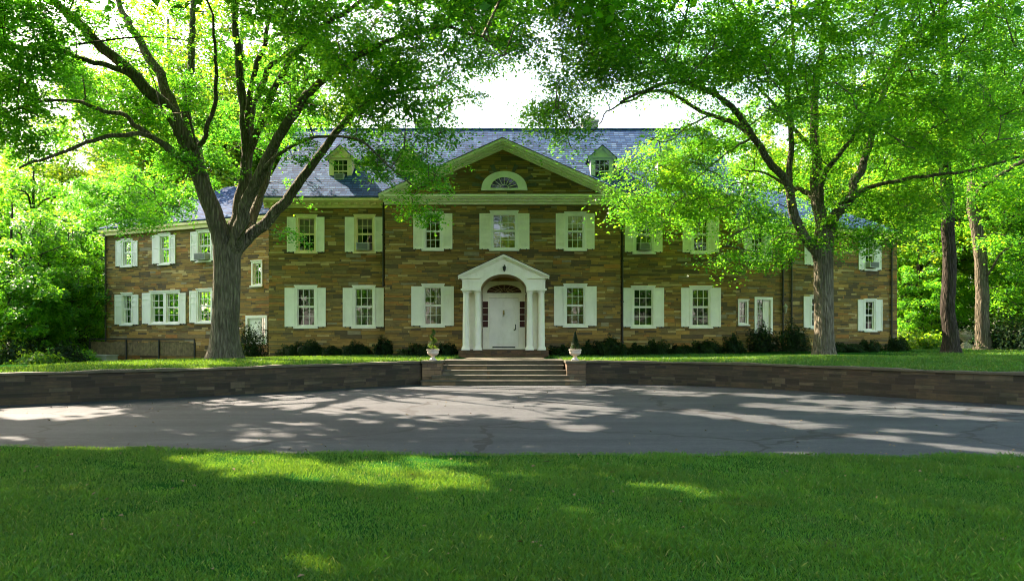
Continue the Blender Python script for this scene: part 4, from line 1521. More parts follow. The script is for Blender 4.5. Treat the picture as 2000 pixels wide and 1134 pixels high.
# ------------------------------------------------------------------ big tree by the receding wing
TD = 27.0
TX = (438 - CX) / FPX * TD
tz = float(terrace_z(TX, TD))
t1 = thing("shade_tree", "massive grey tree with many spreading limbs in front of the receding wing", "tree", (TX, TD, tz), "big maples on the terrace")
w = Wood()
w.limb([(TX, TD, tz - 0.25), (TX, TD, tz + .4), (TX + .02, TD, tz + 1.2), *limb_px([(441, 590, 0), (443, 520, 0), (443, 480, 0)], TD)], 0.45, 0.46, 28, 0.0, 7, root_flare(tz - .1, 0.5, 0.22))
mainL = w.limb(limb_px([(446, 525, 0), (434, 460, 0), (410, 395, -.2), (378, 318, -.4), (338, 228, -.8), (266, 151, -1.3), (194, 85, -1.8), (112, 8, -2.3), (40, -60, -2.8)], TD), 0.40, 0.09, 14, 0.03, 7, None, 0.8)
w.limb(limb_px([(410, 390, 0), (386, 320, .8), (372, 252, 1.4), (365, 194, 1.8), (372, 136, 2), (376, 39, 2.4), (385, -60, 3)], TD), 0.25, 0.08, 10, 0.05)
w.limb(limb_px([(352, 262, -.5), (337, 205, -.2), (303, 136, .2), (264, 66, .5), (233, 8, 1), (215, -70, 1.4)], TD), 0.22, 0.07, 9, 0.05)
w.limb(limb_px([(266, 151, -1.3), (186, 121, -2), (109, 99, -2.4), (0, 89, -2.8), (-90, 60, -3)], TD), 0.10, 0.04, 8, 0.05)
w.limb(limb_px([(392, 345, -.2), (372, 322, -.9), (337, 295, -1.6), (287, 264, -2.2), (213, 268, -2.8), (116, 299, -3.2), (35, 330, -3.4)], TD), 0.13, 0.035, 8, 0.03)
w.limb(limb_px([(337, 295, -1.6), (287, 262, -2), (233, 226, -2.4), (128, 196, -3), (0, 220, -3.4)], TD), 0.10, 0.035, 8, 0.05)
w.limb(limb_px([(440, 500, 0), (458, 450, .1), (468, 405, .2), (481, 318, .3), (480, 248, .3), (470, 155, .2), (462, 58, 0), (458, -60, -.3)], TD), 0.28, 0.09, 12, 0.03)
w.limb(limb_px([(481, 310, .3), (490, 235, .9), (508, 175, 1.3), (535, 120, 1.6), (580, 95, 2), (640, 70, 2.3)], TD), 0.14, 0.05, 8, 0.04)
w.limb(limb_px([(480, 270, .3), (494, 150, -.4), (520, 70, -.8), (545, -40, -1.2)], TD), 0.12, 0.05, 8, 0.04)
w.limb(limb_px([(483, 300, .3), (510, 240, -.3), (543, 163, -.9), (582, 100, -1.3), (640, 45, -1.8), (700, 5, -2.4), (760, -50, -3)], TD), 0.15, 0.05, 9, 0.04)
w.limb(limb_px([(450, 500, 0), (468, 450, -.3), (483, 392, -.5), (520, 312, -1), (562, 240, -1.5), (592, 194, -1.9), (650, 140, -2.4), (740, 90, -3.2), (850, 50, -4)], TD), 0.26, 0.055, 12, 0.03)
w.limb(limb_px([(447, 510, 0), (480, 468, .3), (535, 419, .5), (574, 369, .7), (621, 306, .9), (662, 252, 1), (705, 212, 1), (770, 180, .7), (850, 170, .3)], TD), 0.24, 0.055, 12, 0.02)
w.limb(limb_px([(470, 470, .6), (492, 425, 1.3), (520, 349, 2), (536, 295, 2.5), (565, 225, 3), (600, 150, 3.4)], TD), 0.2, 0.07, 10, 0.03)
w.limb(limb_px([(505, 345, -.9), (530, 315, -1.5), (565, 288, -2), (621, 268, -2.4), (690, 270, -2.8), (735, 300, -3), (770, 335, -3.1), (820, 370, -3.2)], TD), 0.07, 0.02, 7, 0.02)
w.limb(limb_px([(372, 300, -.4), (400, 260, -1), (418, 190, -1.5), (425, 120, -2), (415, 30, -2.4)], TD), 0.10, 0.04, 7, 0.05)
w.limb(limb_px([(850, 50, -4), (930, 70, -4.4), (985, 110, -4.6)], TD), 0.05, 0.015, 6, 0.04)
LTB = [(80, 50, 160, 90, -6, 3, 110), (60, 205, 140, 75, -5, 5, 120), (250, 110, 170, 120, -5, 7, 160), (470, 190, 150, 130, 1, 11, 150), (230, 220, 110, 50, -2, 6, 50), (180, 285, 140, 32, -3, 4, 14), (300, 235, 130, 75, -4, 5, 46),
       (330, 335, 85, 62, 0, 8, 60), (290, 395, 85, 42, 0, 8, 54), (190, 385, 70, 42, 0, 8, 30), (430, 120, 180, 130, -5, 5, 120), (430, 270, 110, 80, -2, 5, 34), (620, 95, 200, 115, -6, 5, 150),
       (560, 240, 100, 60, -3, 4, 28), (690, 205, 110, 55, -3, 3, 36), (800, 80, 180, 95, -6, 4, 125), (790, 190, 105, 45, -4, 3, 34), (935, 50, 105, 65, -5, 3, 70),
       (930, 150, 50, 55, -4, 1, 16), (715, 285, 40, 24, -3, 1, 7), (770, 262, 55, 30, -3, 2, 9), (862, 270, 34, 55, -4, 0, 12), (600, 285, 45, 30, -3, 1, 8), (745, 305, 45, 35, -3, 1, 12), (560, 310, 50, 45, -1, 4, 12), (800, 325, 40, 40, -4, 0, 12), (585, 370, 40, 30, 0, 4, 7), (835, 350, 35, 40, -4, -1, 9),
       (815, 400, 30, 25, -4, -2, 6), (590, 457, 42, 14, -3, -1, 4), (500, 395, 50, 40, 2, 5, 6), (1010, 80, 35, 50, -5, 0, 10), (850, 415, 12, 30, -4, -3, 2)]
padsv = blobs(LTB, TD)
hang = (padsv[:, 0] / padsv[:, 1] > -.17) & ((CAMZ - padsv[:, 2]) / padsv[:, 1] > -.27)      # thin sprays hanging before the roof
padsu = above_frame((-7.5, 24.0, 15.5), (12.5, 12.5, 6.5), 950)
padsu = np.vstack([padsu, above_frame((-5, 33, 17.5), (9, 6, 6), 260)])  # extra unseen sprays, added to shade the terrace lawn
k_ = lets_sun_through(padsv)
padsv, hang, padsu = padsv[k_], hang[k_], padsu[lets_sun_through(padsu)]
w.twigs(padsv); w.twigs(padsu, 0.04, 3)
w.build("trunk", M['bark'], t1, (TX, TD, tz))
P1, N1, Z1 = pad_leaves(padsv, rng.uniform(.6, 1.15, len(padsv)), np.where(hang, 230, rng.integers(320, 500, len(padsv))), 0.10)
P2, N2, Z2 = pad_leaves(padsu, rng.uniform(1.0, 1.7, len(padsu)), 105, 0.28)
leaf_mesh("crown", np.vstack([P1, P2]), np.vstack([N1, N2]), np.concatenate([Z1, Z2]), M['leaf'], t1, (TX, TD, tz))

# ------------------------------------------------------------------ big tree on the other half of the terrace
UD = 31.0
UX = (1610 - CX) / FPX * UD
uz = float(terrace_z(UX, UD))
t2 = thing("shade_tree", "straight grey trunk with wide layered limbs standing alone on the shaded terrace lawn", "tree", (UX, UD, uz), "big maples on the terrace")
w = Wood()
w.limb([(UX, UD, uz - .25), (UX, UD, uz + .4), (UX, UD, uz + 1.3), *limb_px([(1609, 590, 0), (1608, 530, 0), (1608, 480, 0), (1612, 435, 0)], UD)], 0.37, 0.38, 24, 0.0, 7, root_flare(uz - .1, .35, .1))
w.limb(limb_px([(1606, 515, 0), (1590, 485, -.1), (1566, 455, -.3), (1545, 400, -.6), (1536, 355, -.8), (1500, 312, -1.3), (1470, 265, -1.8), (1430, 210, -2.4), (1384, 180, -3), (1320, 160, -3.8), (1255, 178, -4.4), (1210, 200, -4.8)], UD), 0.23, 0.04, 10, 0.02)
w.limb(limb_px([(1470, 265, -1.8), (1435, 240, -1.4), (1380, 222, -1), (1300, 178, -.8), (1240, 192, -.8), (1190, 217, -1), (1165, 250, -1.2)], UD), 0.11, 0.02, 8, 0.03)
w.limb(limb_px([(1541, 375, -.7), (1545, 300, -.4), (1540, 180, 0), (1548, 100, .3), (1545, 0, .6)], UD), 0.13, 0.06, 8, 0.03)
w.limb(limb_px([(1540, 172, 0), (1510, 125, -.6), (1480, 82, -1.1), (1462, 58, -1.5), (1430, 8, -2), (1400, -50, -2.5)], UD), 0.11, 0.05, 8, 0.03)
w.limb(limb_px([(1470, 72, -1.3), (1405, 60, -2), (1330, 75, -2.8)], UD), 0.06, 0.02, 6, 0.04)
w.limb(limb_px([(1612, 470, 0), (1600, 410, .3), (1594, 360, .6), (1592, 280, .9), (1592, 190, 1.1), (1605, 90, 1.2), (1620, -40, 1.2)], UD), 0.28, 0.09, 12, 0.03)
w.limb(limb_px([(1612, 465, 0), (1632, 420, .2), (1660, 388, .5), (1672, 350, .8), (1695, 290, 1.1), (1720, 200, 1.4), (1760, 90, 1.8), (1800, -20, 2)], UD), 0.24, 0.07, 10, 0.03)
w.limb(limb_px([(1600, 400, .3), (1612, 340, -.6), (1640, 300, -1.2), (1672, 255, -1.6), (1700, 200, -2), (1740, 130, -2.5)], UD), 0.12, 0.04, 8, 0.04)
w.limb(limb_px([(1640, 400, .3), (1690, 372, -.6), (1745, 355, -1.4), (1800, 345, -2), (1890, 335, -2.8), (1990, 308, -3.5)], UD), 0.10, 0.04, 8, 0.03)
w.limb(limb_px([(1590, 385, .6), (1570, 372, 1), (1540, 366, 1.5), (1500, 340, 2), (1450, 330, 2.4)], UD), 0.12, 0.03, 7, 0.03)
w.limb(limb_px([(1470, 268, -1.8), (1440, 285, -2), (1405, 310, -2.3), (1370, 340, -2.5), (1345, 365, -2.6)], UD), 0.045, 0.015, 6, 0.02)
w.limb(limb_px([(1385, 225, -1), (1340, 250, -1.2), (1310, 275, -1.4), (1270, 275, -1.5)], UD), 0.04, 0.014, 6, 0.02)
w.limb(limb_px([(1595, 300, 1), (1540, 240, 1.6), (1500, 190, 2), (1460, 150, 2.2), (1430, 110, 2.4)], UD), 0.10, 0.03, 7, 0.03)
RTB = [(1190, 50, 110, 75, -8, 0, 70), (1150, 135, 80, 55, -7, 0, 36), (1085, 225, 50, 42, -6, -1, 24), (1110, 275, 25, 20, -4, -1, 3), (1340, 75, 170, 95, -8, 5, 120),
       (1330, 150, 130, 35, -6, 2, 24), (1490, 120, 180, 125, -8, 6, 120), (1710, 110, 240, 135, -8, 6, 200), (1900, 120, 150, 135, -8, 6, 110), (1850, 255, 180, 60, -6, 5, 75),
       (1265, 330, 60, 50, -4, 2, 14), (1300, 392, 85, 52, -4, 2, 28), (1410, 330, 100, 70, -3, 5, 40), (1425, 415, 120, 40, -4, 3, 34), (1245, 415, 38, 40, -4, 0, 8),
       (1460, 505, 65, 22, -4, -1, 10), (1540, 450, 80, 60, 1, 5, 24), (1560, 280, 140, 120, 1, 7, 60), (1700, 290, 140, 100, -2, 6, 60), (1700, 410, 120, 55, -2, 5, 44),
       (1640, 460, 60, 30, -2, 2, 10), (1800, 380, 90, 55, -3, 4, 26), (1110, 20, 40, 25, -6, -1, 10), (1345, 280, 70, 45, -3, 4, 26), (1410, 255, 60, 50, 0, 6, 24), (1720, 460, 70, 25, -2, 2, 8), (1210, 370, 22, 45, -3, 0, 5)]
padsv = blobs(RTB, UD)
padsv = padsv[lets_sun_through(padsv)]
thin = (padsv[:, 0] / padsv[:, 1] < .40) & ((CAMZ - padsv[:, 2]) / padsv[:, 1] > -.24)
padsu = above_frame((11.5, 27.0, 16.5), (11.5, 12.5, 6.5), 560)
padsu = padsu[lets_sun_through(padsu)]
w.twigs(padsv); w.twigs(padsu, 0.04, 3)
w.build("trunk", M['bark'], t2, (UX, UD, uz))
P1, N1, Z1 = pad_leaves(padsv, rng.uniform(.65, 1.25, len(padsv)), np.where(thin, 210, rng.integers(200, 330, len(padsv))), 0.102)
P2, N2, Z2 = pad_leaves(padsu, rng.uniform(1.0, 1.8, len(padsu)), 85, 0.28)
leaf_mesh("crown", np.vstack([P1, P2]), np.vstack([N1, N2]), np.concatenate([Z1, Z2]), M['leaf2'], t2, (UX, UD, uz))

# ------------------------------------------------------------------ dark straight tree and pale leaning tree by the woods
D3 = 35.5
X3 = (1857 - CX) / FPX * D3; z3 = float(terrace_z(X3, D3))
t3 = thing("shade_tree", "straight dark barked tree on the terrace lawn beyond the end of the house", "tree", (X3, D3, z3))
w = Wood()
w.limb([(X3, D3, z3 - .25), (X3, D3, z3 + .5), *limb_px([(1853, 600, 0), (1853, 480, 0), (1850, 380, .1), (1845, 280, .2), (1850, 180, .3), (1840, 60, .4), (1845, -80, .5)], D3)], 0.36, 0.16, 18, 0.02, 7, root_flare(z3 - .1, .35, .1))
w.limb(limb_px([(1848, 300, .2), (1880, 250, -.5), (1930, 190, -1), (1960, 120, -1.4), (1985, 60, -1.8)], D3), 0.11, 0.04, 8, 0.04)
w.limb(limb_px([(1848, 330, .2), (1800, 280, .6), (1770, 200, 1), (1730, 120, 1.5)], D3), 0.10, 0.04, 8, 0.04)
w.limb(limb_px([(1850, 220, .2), (1890, 120, 1), (1920, 10, 1.5)], D3), 0.10, 0.04, 8, 0.04)
pv = blobs([(1880, 130, 150, 130, -4, 4, 70), (1830, 320, 120, 50, -3, 3, 16), (1780, 200, 110, 80, -3, 4, 30), (1950, 260, 60, 60, -3, 2, 14)], D3)
pu = above_frame((20, 35, 20), (7, 7, 6), 160)
w.twigs(pv); w.twigs(pu, .04, 3)
w.build("trunk", M['bark_dark'], t3, (X3, D3, z3))
P1, N1, Z1 = pad_leaves(pv, rng.uniform(.7, 1.3, len(pv)), 170, 0.115)
P2, N2, Z2 = pad_leaves(pu, 1.4, 60, 0.28)
leaf_mesh("crown", np.vstack([P1, P2]), np.vstack([N1, N2]), np.concatenate([Z1, Z2]), M['leaf'], t3, (X3, D3, z3))

D4 = 42.0
X4 = (1920 - CX) / FPX * D4; z4 = float(terrace_z(X4, D4))
t4 = thing("shade_tree", "pale barked tree leaning beside the woods with sun on its trunk", "tree", (X4, D4, z4))
w = Wood()
w.limb([(X4, D4, z4 - .25), (X4, D4, z4 + .5), *limb_px([(1919, 600, 0), (1915, 520, 0), (1905, 430, 0), (1897, 390, 0), (1905, 330, .2), (1915, 240, .4), (1930, 120, .6), (1935, 0, .8)], D4)], 0.39, 0.17, 16, 0.02, 7, root_flare(z4 - .1, .4, .1))
w.limb(limb_px([(1900, 400, 0), (1915, 372, -.8), (1945, 345, -1.3), (2000, 318, -2), (2060, 300, -2.5)], D4), 0.17, 0.08, 8, 0.04)
w.limb(limb_px([(1918, 560, 0), (1960, 490, -1), (2010, 470, -1.5)], D4), 0.07, 0.03, 6, 0.04)
pv = blobs([(1975, 400, 60, 80, -2, 3, 30), (1980, 520, 40, 60, -1, 4, 20), (1985, 590, 35, 25, -1, 3, 8), (1900, 280, 110, 60, -2, 5, 36), (1950, 150, 90, 110, -2, 5, 36), (1870, 440, 50, 60, 2, 6, 14), (1915, 360, 60, 50, -2.5, -.8, 12), (1930, 470, 45, 30, -2.5, -1, 4)], D4)
w.twigs(pv)
w.build("trunk", M['bark_pale'], t4, (X4, D4, z4))
P1, N1, Z1 = pad_leaves(pv, rng.uniform(.9, 1.6, len(pv)), 190, 0.135)
leaf_mesh("crown", P1, N1, Z1, M['leaf2'], t4, (X4, D4, z4))

# ------------------------------------------------------------------ trees added out of view, up sun, to shade the drive and near lawn
def generic_tree(h, cr, base, npad, nleaf, size, seed, prune=False, loc=(0, 0, 0)):
    """Trunk wood and leaves of a woodland tree, standing at the origin or at loc."""
    global rng
    keep, rng = rng, np.random.default_rng(seed)
    loc = np.array(loc, float)
    w = Wood()
    lean = rng.normal(0, .02 * h, 2)
    w.limb([loc + (0, 0, -.4), loc + (0, 0, .6), loc + (lean[0] * .4, lean[1] * .4, h * .35), loc + (lean[0], lean[1], h * .7), loc + (lean[0] * 1.3, lean[1] * 1.3, h * .95)],
           .017 * h, .004 * h, 9, .04, 6, root_flare(loc[2], .4, .1))
    for k in range(9):
        a = k * 2.4 + rng.uniform(0, .8); z = h * rng.uniform(max(.15, base), .75)
        o = loc + np.array([lean[0] * z / h, lean[1] * z / h, z]); L = cr * rng.uniform(.5, .85)
        dv = np.array([math.cos(a), math.sin(a), 0])
        w.limb([o, o + dv * L * .4 + (0, 0, L * .3), o + dv * L + (0, 0, L * rng.uniform(.2, .6))], .006 * h, .002 * h, 6, .06)
    pads = []
    zc_ = h * (base + 1) / 2; hz = h * (1 - base) / 2
    while len(pads) < npad:
        v = rng.normal(0, 1, 3); v /= np.linalg.norm(v)
        f = rng.random() ** .45
        p = v * f
        bulge = 1 + .25 * math.sin(3 * math.atan2(v[1], v[0]) + 2 * v[2]) + rng.normal(0, .08)
        pads.append(loc + (p[0] * cr * bulge, p[1] * cr * bulge, zc_ + p[2] * hz * (1 + .12 * math.sin(5 * v[0] + 3 * v[1]))))
    pads = np.array(pads)
    if prune:
        pads = pads[lets_sun_through(pads)]
        npad = len(pads)
    w.twigs(pads, .035, 3, 7)
    P, Nn, Z = pad_leaves(pads, rng.uniform(.09, .19, npad) * cr * 1.3, nleaf, size, .4, .3)
    rng_used, rng = rng, keep
    return w, P, Nn, Z


for (x, y, h, cr, label) in ((-16.5, 12.5, 19, 7.5, "broad leafy maple added out of view to shade the near lawn"), (-11.0, 3.0, 18, 6.5, "tall leafy maple added for shade beside the near lawn"),
                            (-22.5, 21.0, 19, 7.0, "tall leafy maple added for shade at the far end of the low wall"), (-10.8, 9.5, 20, 7.5, "high crowned maple added for shade at the edge of the drive")):
    t = thing("shade_tree", label, "tree", (x, y, 0))
    w, P, Nn, Z = generic_tree(h, cr, .42, 300, 120, .28, int(100 + x), loc=(x, y, 0), prune=True)
    w.build("trunk", M['bark'], t, (x, y, 0))
    leaf_mesh("crown", P, Nn, Z, M['leaf'], t, (x, y, 0))

# ------------------------------------------------------------------ woods: individual trees made from a few grown kinds
KINDS = []
for k, (h, cr, base, npad, nleaf, size, lm_, bk) in enumerate([(19, 6.0, .12, 230, 190, .21, 'leaf_far', 'bark_dark'), (15, 5.2, .05, 200, 190, .20, 'leaf2', 'bark_dark'),
                                                             (22, 6.2, .22, 240, 190, .215, 'leaf_far', 'bark'), (9, 3.6, .02, 130, 190, .16, 'leaf2', 'bark_dark')]):
    w, P, Nn, Z = generic_tree(h, cr, base, npad, nleaf, size, 40 + k)
    KINDS.append((w, P, Nn, Z, lm_, bk))
PROTO = {}


def wood_tree(kind, px, depth, sc, rot, label, group, name="woodland_tree", xy=None):
    x, y = ((px - CX) / FPX * depth, depth) if xy is None else xy
    z = float(terrace_z(x, y)) if y > 12 else 0.0
    if kind not in PROTO:
        w, P, Nn, Z, lm_, bk = KINDS[kind]
        t = thing(name, label, "tree", (0, 0, 0), group)
        tr = w.build("trunk", M[bk], t, (0, 0, 0))
        cr_ = leaf_mesh("crown", P, Nn, Z, M[lm_], t, (0, 0, 0), prune=False)
        PROTO[kind] = (t, tr, cr_)
    else:
        src = PROTO[kind]
        t = src[0].copy(); COL.objects.link(t)
        for ch in src[1:]:
            c = ch.copy(); COL.objects.link(c); c.parent = t
        t["label"] = label; t["group"] = group
    t.location = (x, y, z)
    t.scale = (sc, sc, sc * rng.uniform(.93, 1.07))
    t.rotation_euler = (0, 0, rot)
    return t


GL, GR, GB, GN = "woods beside the receding wing", "woods beyond the dark trunk", "treetops behind the house", "trees added out of view for window reflections"
LL = "leafy tree in the woods beside the receding wing"
LR = "leafy tree in the woods beyond the straight dark trunk"
LB = "tree rising behind the slate roof"
for i, (k, px, d, sc) in enumerate([(1, 60, 47, .85), (3, 140, 46, 1.0), (1, 175, 55, .82), (0, 20, 58, .75), (3, 20, 41, 1.05), (3, 185, 50, .8), (2, 110, 66, .72), (0, 200, 72, .75),
                                    (1, -60, 50, .95), (1, 270, 64, .95), (0, -40, 75, .8), (2, 340, 78, .85), (3, 90, 42, .7), (3, 195, 57, .9), (2, 335, 61, .84), (0, 235, 60, .8), (0, 130, 62, .85), (1, 20, 60, 1.0), (2, 250, 70, .9), (2, 345, 56, 1.12), (2, 455, 54, 1.15), (0, 530, 58, 1.2), (2, 225, 64, 1.15)]):
    wood_tree(k, px, d, sc, rng.uniform(0, 6.3), LL, GL)
for i, (k, px, d, sc) in enumerate([(0, 1790, 50, .95), (1, 1830, 58, 1.2), (3, 1800, 47, .75), (2, 1960, 60, 1.0), (0, 1990, 50, .95), (1, 2060, 47, 1.1), (2, 1880, 74, 1.1), (3, 1870, 62, .9),
                                    (3, 1975, 55, .8), (1, 1700, 66, 1.15), (0, 1760, 78, 1.1), (2, 2080, 70, 1.1), (3, 2040, 44, .9), (3, 1925, 70, 1.0)]):
    wood_tree(k, px, d, sc, rng.uniform(0, 6.3), LR, GR)
for i, (k, px, d, sc) in enumerate([(2, 1560, 62, .95), (0, 1450, 60, .88), (1, 1400, 66, 1.0), (0, 1640, 58, 1.0), (1, 480, 60, .95), (2, 420, 66, .9), (0, 560, 70, .85), (1, 1340, 70, .85)]):
    wood_tree(k, px, d, sc, rng.uniform(0, 6.3), LB, GB)
for i, (k, x, y, sc) in enumerate([(2, -14, -24, 1.0), (0, 2, -30, 1.0), (1, 14, -26, 1.1), (2, 24, -16, 1.0), (0, -26, -14, 1.0), (2, 8, -44, 1.2), (0, -10, -46, 1.2), (1, 34, 2, 1.1), (1, -24, -34, 1.2), (1, 18, -36, 1.2), (3, -5, -33, 1.5), (3, 9, -31, 1.5), (1, 30, -34, 1.3), (1, -36, -28, 1.3), (3, -17, -31, 1.5), (3, 22, -30, 1.5), (1, -46, 31, 1.3), (1, -50, 22, 1.3), (3, -42, 36, 1.6), (0, -56, 28, 1.1), (1, 47, 30, 1.3), (1, 50, 21, 1.3), (3, 43, 35, 1.6)]):
    wood_tree(k, 0, 0, sc, rng.uniform(0, 6.3), "tree added out of view to darken the window reflections", GN, xy=(x, y))  # unseen trees, added so the windows reflect something dark


# ------------------------------------------------------------------ shrubs
def shrub(px, d, w_, h, label, group, mat='leaf_dark', n=900, size=.085, z=None, seed=0, name="shrub", cat="shrub"):
    x = (px - CX) / FPX * d
    z = float(terrace_z(x, d)) if z is None else z
    t = thing(name, label, cat, (x, d, z), group)
    r_ = np.random.default_rng(1000 + seed)
    wd = Wood()
    for k in range(6):
        a = k * 1.05
        wd.limb([(x, d, z - .1), (x + .15 * w_ * math.cos(a), d + .12 * w_ * math.sin(a), z + h * .4), (x + .3 * w_ * math.cos(a), d + .25 * w_ * math.sin(a), z + h * .75)], .02, .006, 5, .02)
    wd.build("stem", M['bark_dark'], t, (x, d, z))
    v = r_.normal(0, 1, (n, 3)); v /= np.linalg.norm(v, axis=1)[:, None]
    v[:, 2] = np.abs(v[:, 2]) * 1.0
    f = r_.random(n) ** .3
    lump = 1 + .22 * np.sin(4 * np.arctan2(v[:, 1], v[:, 0]) + seed) + .18 * np.sin(7 * v[:, 0] + 5 * v[:, 2] + seed)
    P = np.stack([x + v[:, 0] * f * w_ / 2 * lump, d + v[:, 1] * f * w_ * .42 * lump, z + .05 + v[:, 2] * f * h * lump * .92], 1)
    leaf_mesh("foliage", P, v + (0, 0, .4), size * r_.uniform(.6, 1.4, n), M[mat], t, (x, d, z), .5, .5, False)
    return t


SG = "dark evergreen shrubs along the foot of the house"
SHR = [(487, 36.6, 1.75, 1.55, "tall dark evergreen shrub half hiding the white side door"), (560, 35.3, 1.2, .75, "low dark shrub beneath the first shuttered window past the corner"),
       (604, 35.3, 1.1, .7, None), (655, 35.3, 1.1, .7, None), (700, 35.3, 1.2, .75, None), (745, 35.0, 1.0, .8, None), (815, 34.4, 1.3, .8, "dark shrub behind the sunlit urn"), (872, 34.4, .9, .6, None),
       (1105, 34.4, 1.1, .85, "dark shrub behind the shaded urn"), (1150, 34.4, 1.1, .75, None), (1190, 34.4, 1.1, .8, None), (1236, 35.2, 1.0, .75, None), (1282, 35.2, 1.0, .8, None), (1335, 35.2, 1.1, .8, None), (1382, 35.2, 1.1, .75, None), (1428, 35.2, 1.0, .8, None),
       (1490, 37.0, 1.6, 1.35, "large rounded dark shrub in front of the half open side door"), (1550, 36.6, 1.7, 1.45, "large dark shrub between the twin downspouts and the grey trunk"),
       (1660, 37.6, 1.3, .75, "low dark shrub under the last wing window"), (1700, 38.2, 1.2, .7, None), (1748, 39.2, .9, .7, "small shrub at the end corner of the house")]
for i, (px, d, w_, h, lab) in enumerate(SHR):
    if w_ < 1.5:
        h *= (1.0, .62, .85, .5, .75)[i % 5]; w_ *= (1.25, .9, 1.4, 1.0)[i % 4]; px += (4, -7, 9, -3, 0)[(i * 2) % 5]
    shrub(px, d, w_, h, lab or "low dark evergreen shrub in the row against the stone wall", SG, n=3600 if w_ > 1.5 else 2200, size=.1, seed=i)
# understorey along the woods
UG = "undergrowth bushes at the edge of the woods"
for i, (px, d, w_, h, m) in enumerate([(20, 38, 3.2, 1.5, 'leaf_dark'), (75, 37, 2.4, .9, 'leaf_far'), (125, 39, 2.6, 1.2, 'leaf_dark'), (165, 40, 1.8, .8, 'leaf2'), (50, 41, 3.5, 2.2, 'leaf_dark'), (150, 44, 3.6, 2.2, 'leaf_dark'), (-20, 38, 3, 2, 'leaf_far'),
                                       (1775, 46, 2.5, 1.2, 'leaf_far'), (1815, 44, 2.2, .9, 'leaf_far'), (1960, 42, 3.4, 2.0, 'leaf_dark'), (2010, 41, 3.0, 1.8, 'leaf_dark'), (1900, 52, 4, 2.0, 'leaf_dark'), (1840, 54, 4, 2.4, 'leaf_dark'), (1780, 55, 4, 2.6, 'leaf_dark'), (1990, 52, 4, 2.2, 'leaf_far')]):
    shrub(px, d, w_, h, "leafy bush in the undergrowth where the woods meet the lawn", UG, m, 1800, .16, None, 50 + i, "undergrowth_bush", "bush")

# flower pot under the pale tree
x, d = (1886 - CX) / FPX * 46, 46.0
z = float(terrace_z(x, d))
t = thing("flower_planter", "small sunlit stone planter of pale flowers between the dark and the pale trunk", "planter", (x, d, z))
b = MB(); b.lathe([(0, 0), (.25, 0), (.22, .06), (.12, .12), (.14, .2), (.36, .42), (.42, .5), (.43, .58), (.36, .58), (.34, .5), (0, .48)], x, d, 18, z + .25)
b.box(x - .28, x + .28, d - .28, d + .28, z - .1, z + .25)
b.build("bowl", M['urn'], t)
r_ = np.random.default_rng(5); n = 260
P = np.stack([x + r_.normal(0, .2, n), d + r_.normal(0, .2, n), z + .85 + np.abs(r_.normal(0, .14, n))], 1)
tag(leaf_mesh("flowers", P, np.tile((0, -.4, 1.), (n, 1)), np.full(n, .09), M['flower'], t, (x, d, z), .8, .5, False), kind="stuff")


# ------------------------------------------------------------------ topiaries in the urns
def topiary(x, spiral, label):
    y, z0 = 24.3, 0.735 + .30
    t = thing("topiary", label, "topiary", (x, y, z0), "clipped topiaries in the urns")
    wd = Wood(); wd.limb([(x, y, z0 - .02), (x + .005, y, z0 + .3), (x, y, z0 + .62)], .018, .008, 6, .004)
    wd.build("stem", M['bark_dark'], t, (x, y, z0))
    n = 2600
    r_ = np.random.default_rng(9 + int(spiral))
    u = r_.random(n) ** .8
    if spiral:
        a = u * 4.6 * math.pi + r_.normal(0, .45, n)
        rad = (.125 * (1 - u) + .022) + r_.normal(0, .022, n)
        P = np.stack([x + rad * np.cos(a), y + rad * np.sin(a), z0 + .05 + u * .62 + r_.normal(0, .018, n)], 1)
    else:
        a = r_.random(n) * 2 * math.pi
        rad = (.17 * (1 - u) + .012) * r_.random(n) ** .25
        P = np.stack([x + rad * np.cos(a), y + rad * np.sin(a), z0 + .02 + u * .6], 1)
    nr = np.stack([np.cos(a), np.sin(a), np.full(n, .6)], 1)
    leaf_mesh("foliage", P, nr, r_.uniform(.018, .034, n), M['leaf_box' if spiral else 'leaf_dark'], t, (x, y, z0), .6, .4, False)  # darker leaf puts the cone's shade into its colour


topiary(PXL, True, "bright green spiral topiary catching the sun in the pale urn")
topiary(PXR, False, "dark cone shaped topiary in the shaded grey urn")


# ------------------------------------------------------------------ grass
def blades(name, X, Y, Z, h, wid, mat, label):
    n = len(X)
    a = rng.random(n) * 2 * math.pi
    lean = rng.normal(0, .45, (n, 2)) * h[:, None]
    V = np.empty((n, 4, 3))
    dx, dy = np.cos(a) * wid, np.sin(a) * wid
    V[:, 0] = np.stack([X - dx, Y - dy, Z - .005], 1)
    V[:, 1] = np.stack([X + dx, Y + dy, Z - .005], 1)
    V[:, 2] = np.stack([X + lean[:, 0] * .45 + dx * .6, Y + lean[:, 1] * .45 + dy * .6, Z + h * .62], 1)
    V[:, 3] = np.stack([X + lean[:, 0], Y + lean[:, 1], Z + h], 1)
    return tag(mesh_np(name, V.reshape(-1, 3), np.arange(n * 4).reshape(n, 4), 4, mat, None, (0, float(Y.mean()), 0)), label, None, None, "stuff")


n = 520000
yy = 4.2 + (rng.random(n) ** 1.35) * 6.6
xx = rng.uniform(-1, 1, n) * (yy * .70 + .6)
edge = lawn_edge(xx)
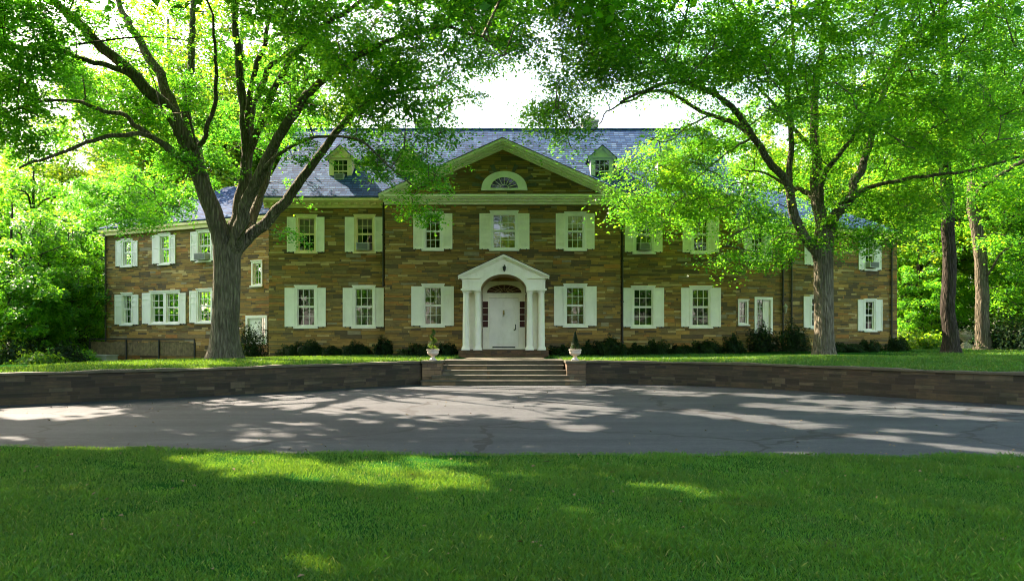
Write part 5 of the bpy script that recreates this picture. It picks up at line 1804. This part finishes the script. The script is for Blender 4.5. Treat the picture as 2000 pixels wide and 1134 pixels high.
# bare patches and tufts
pat = np.sin(xx * 1.7 + .8 * np.sin(yy * 2.1)) * np.sin(yy * 2.3 + 1.1 * np.sin(xx * 1.3)) + .5 * np.sin(xx * 5.1 + yy * 3.7)
bare = np.exp(-(((xx + 1.0) / .9) ** 2 + ((yy - 9.5) / .35) ** 2)) + .8 * np.exp(-(((xx + 3.0) / 1.2) ** 2 + ((yy - 8.0) / .3) ** 2)) + .7 * (np.sin(xx * 2.7 + 1.9 * np.sin(yy * 1.3)) * np.sin(yy * 3.1 + xx) > .72)
keep = (yy < edge + .03 * rng.normal(0, 1, n)) & (rng.random(n) > .75 * bare) & (rng.random(n) < .8 + .2 * pat)
xx, yy, pat = xx[keep], yy[keep], pat[keep]
hh = rng.uniform(.012, .042, len(xx)) * (1 + .35 * pat)
hh = np.where(rng.random(len(xx)) < .03, hh * 1.5, hh)
hh = np.clip(hh, .02, .13)
blades("grass", xx, yy, np.full(len(xx), .03), hh, rng.uniform(.0018, .004, len(xx)), M['blade'], "short uneven grass of the foreground lawn")
n = 210000
xx = rng.uniform(-13, 29, n)
yy = wall_y(xx) + .35 + rng.random(n) ** 1.2 * np.where(xx > 17, 34, 14)
keep = ~((np.abs(xx + .27) < 2.0) & (yy < 33)) & ((yy < 36) | (xx > 21))
keep &= ~((np.abs(xx - XC) < 5.5) & (yy > 34.3))
xx, yy = xx[keep], yy[keep]
blades("terrace_grass", xx, yy, terrace_z(xx, yy), rng.uniform(.04, .10, len(xx)), rng.uniform(.008, .014, len(xx)), M['blade'], "mown grass of the terrace lawn")

# fallen leaves, twigs' bits and dead grass lying on the drive and the lawn
n = 1500
xx = rng.uniform(-12, 12, n); yy = 4.5 + rng.random(n) ** .8 * 19
keep = (yy < wall_y(xx) - .1) & ((yy < 10.4) | (rng.random(n) < .35) | (yy > wall_y(xx) - 1.0) | (np.abs(yy - 10.6) < .5))
keep &= ~((np.abs(xx + .27) < 2.8) & (yy > 23.2))
xx, yy = xx[keep], yy[keep]
zz = np.where(yy < lawn_edge(xx), .06, .012)
tag(leaf_mesh("leaf_litter", np.stack([xx, yy, zz], 1), np.tile((0, 0, 1.), (len(xx), 1)), rng.uniform(.02, .06, len(xx)), plain("dead_leaf", (0.16, 0.115, 0.05), 0.9, 0.5, 2), None, (0, 12, 0), .6, .3, False),
    "scattered dead leaves on the drive and the near lawn", None, None, "stuff")
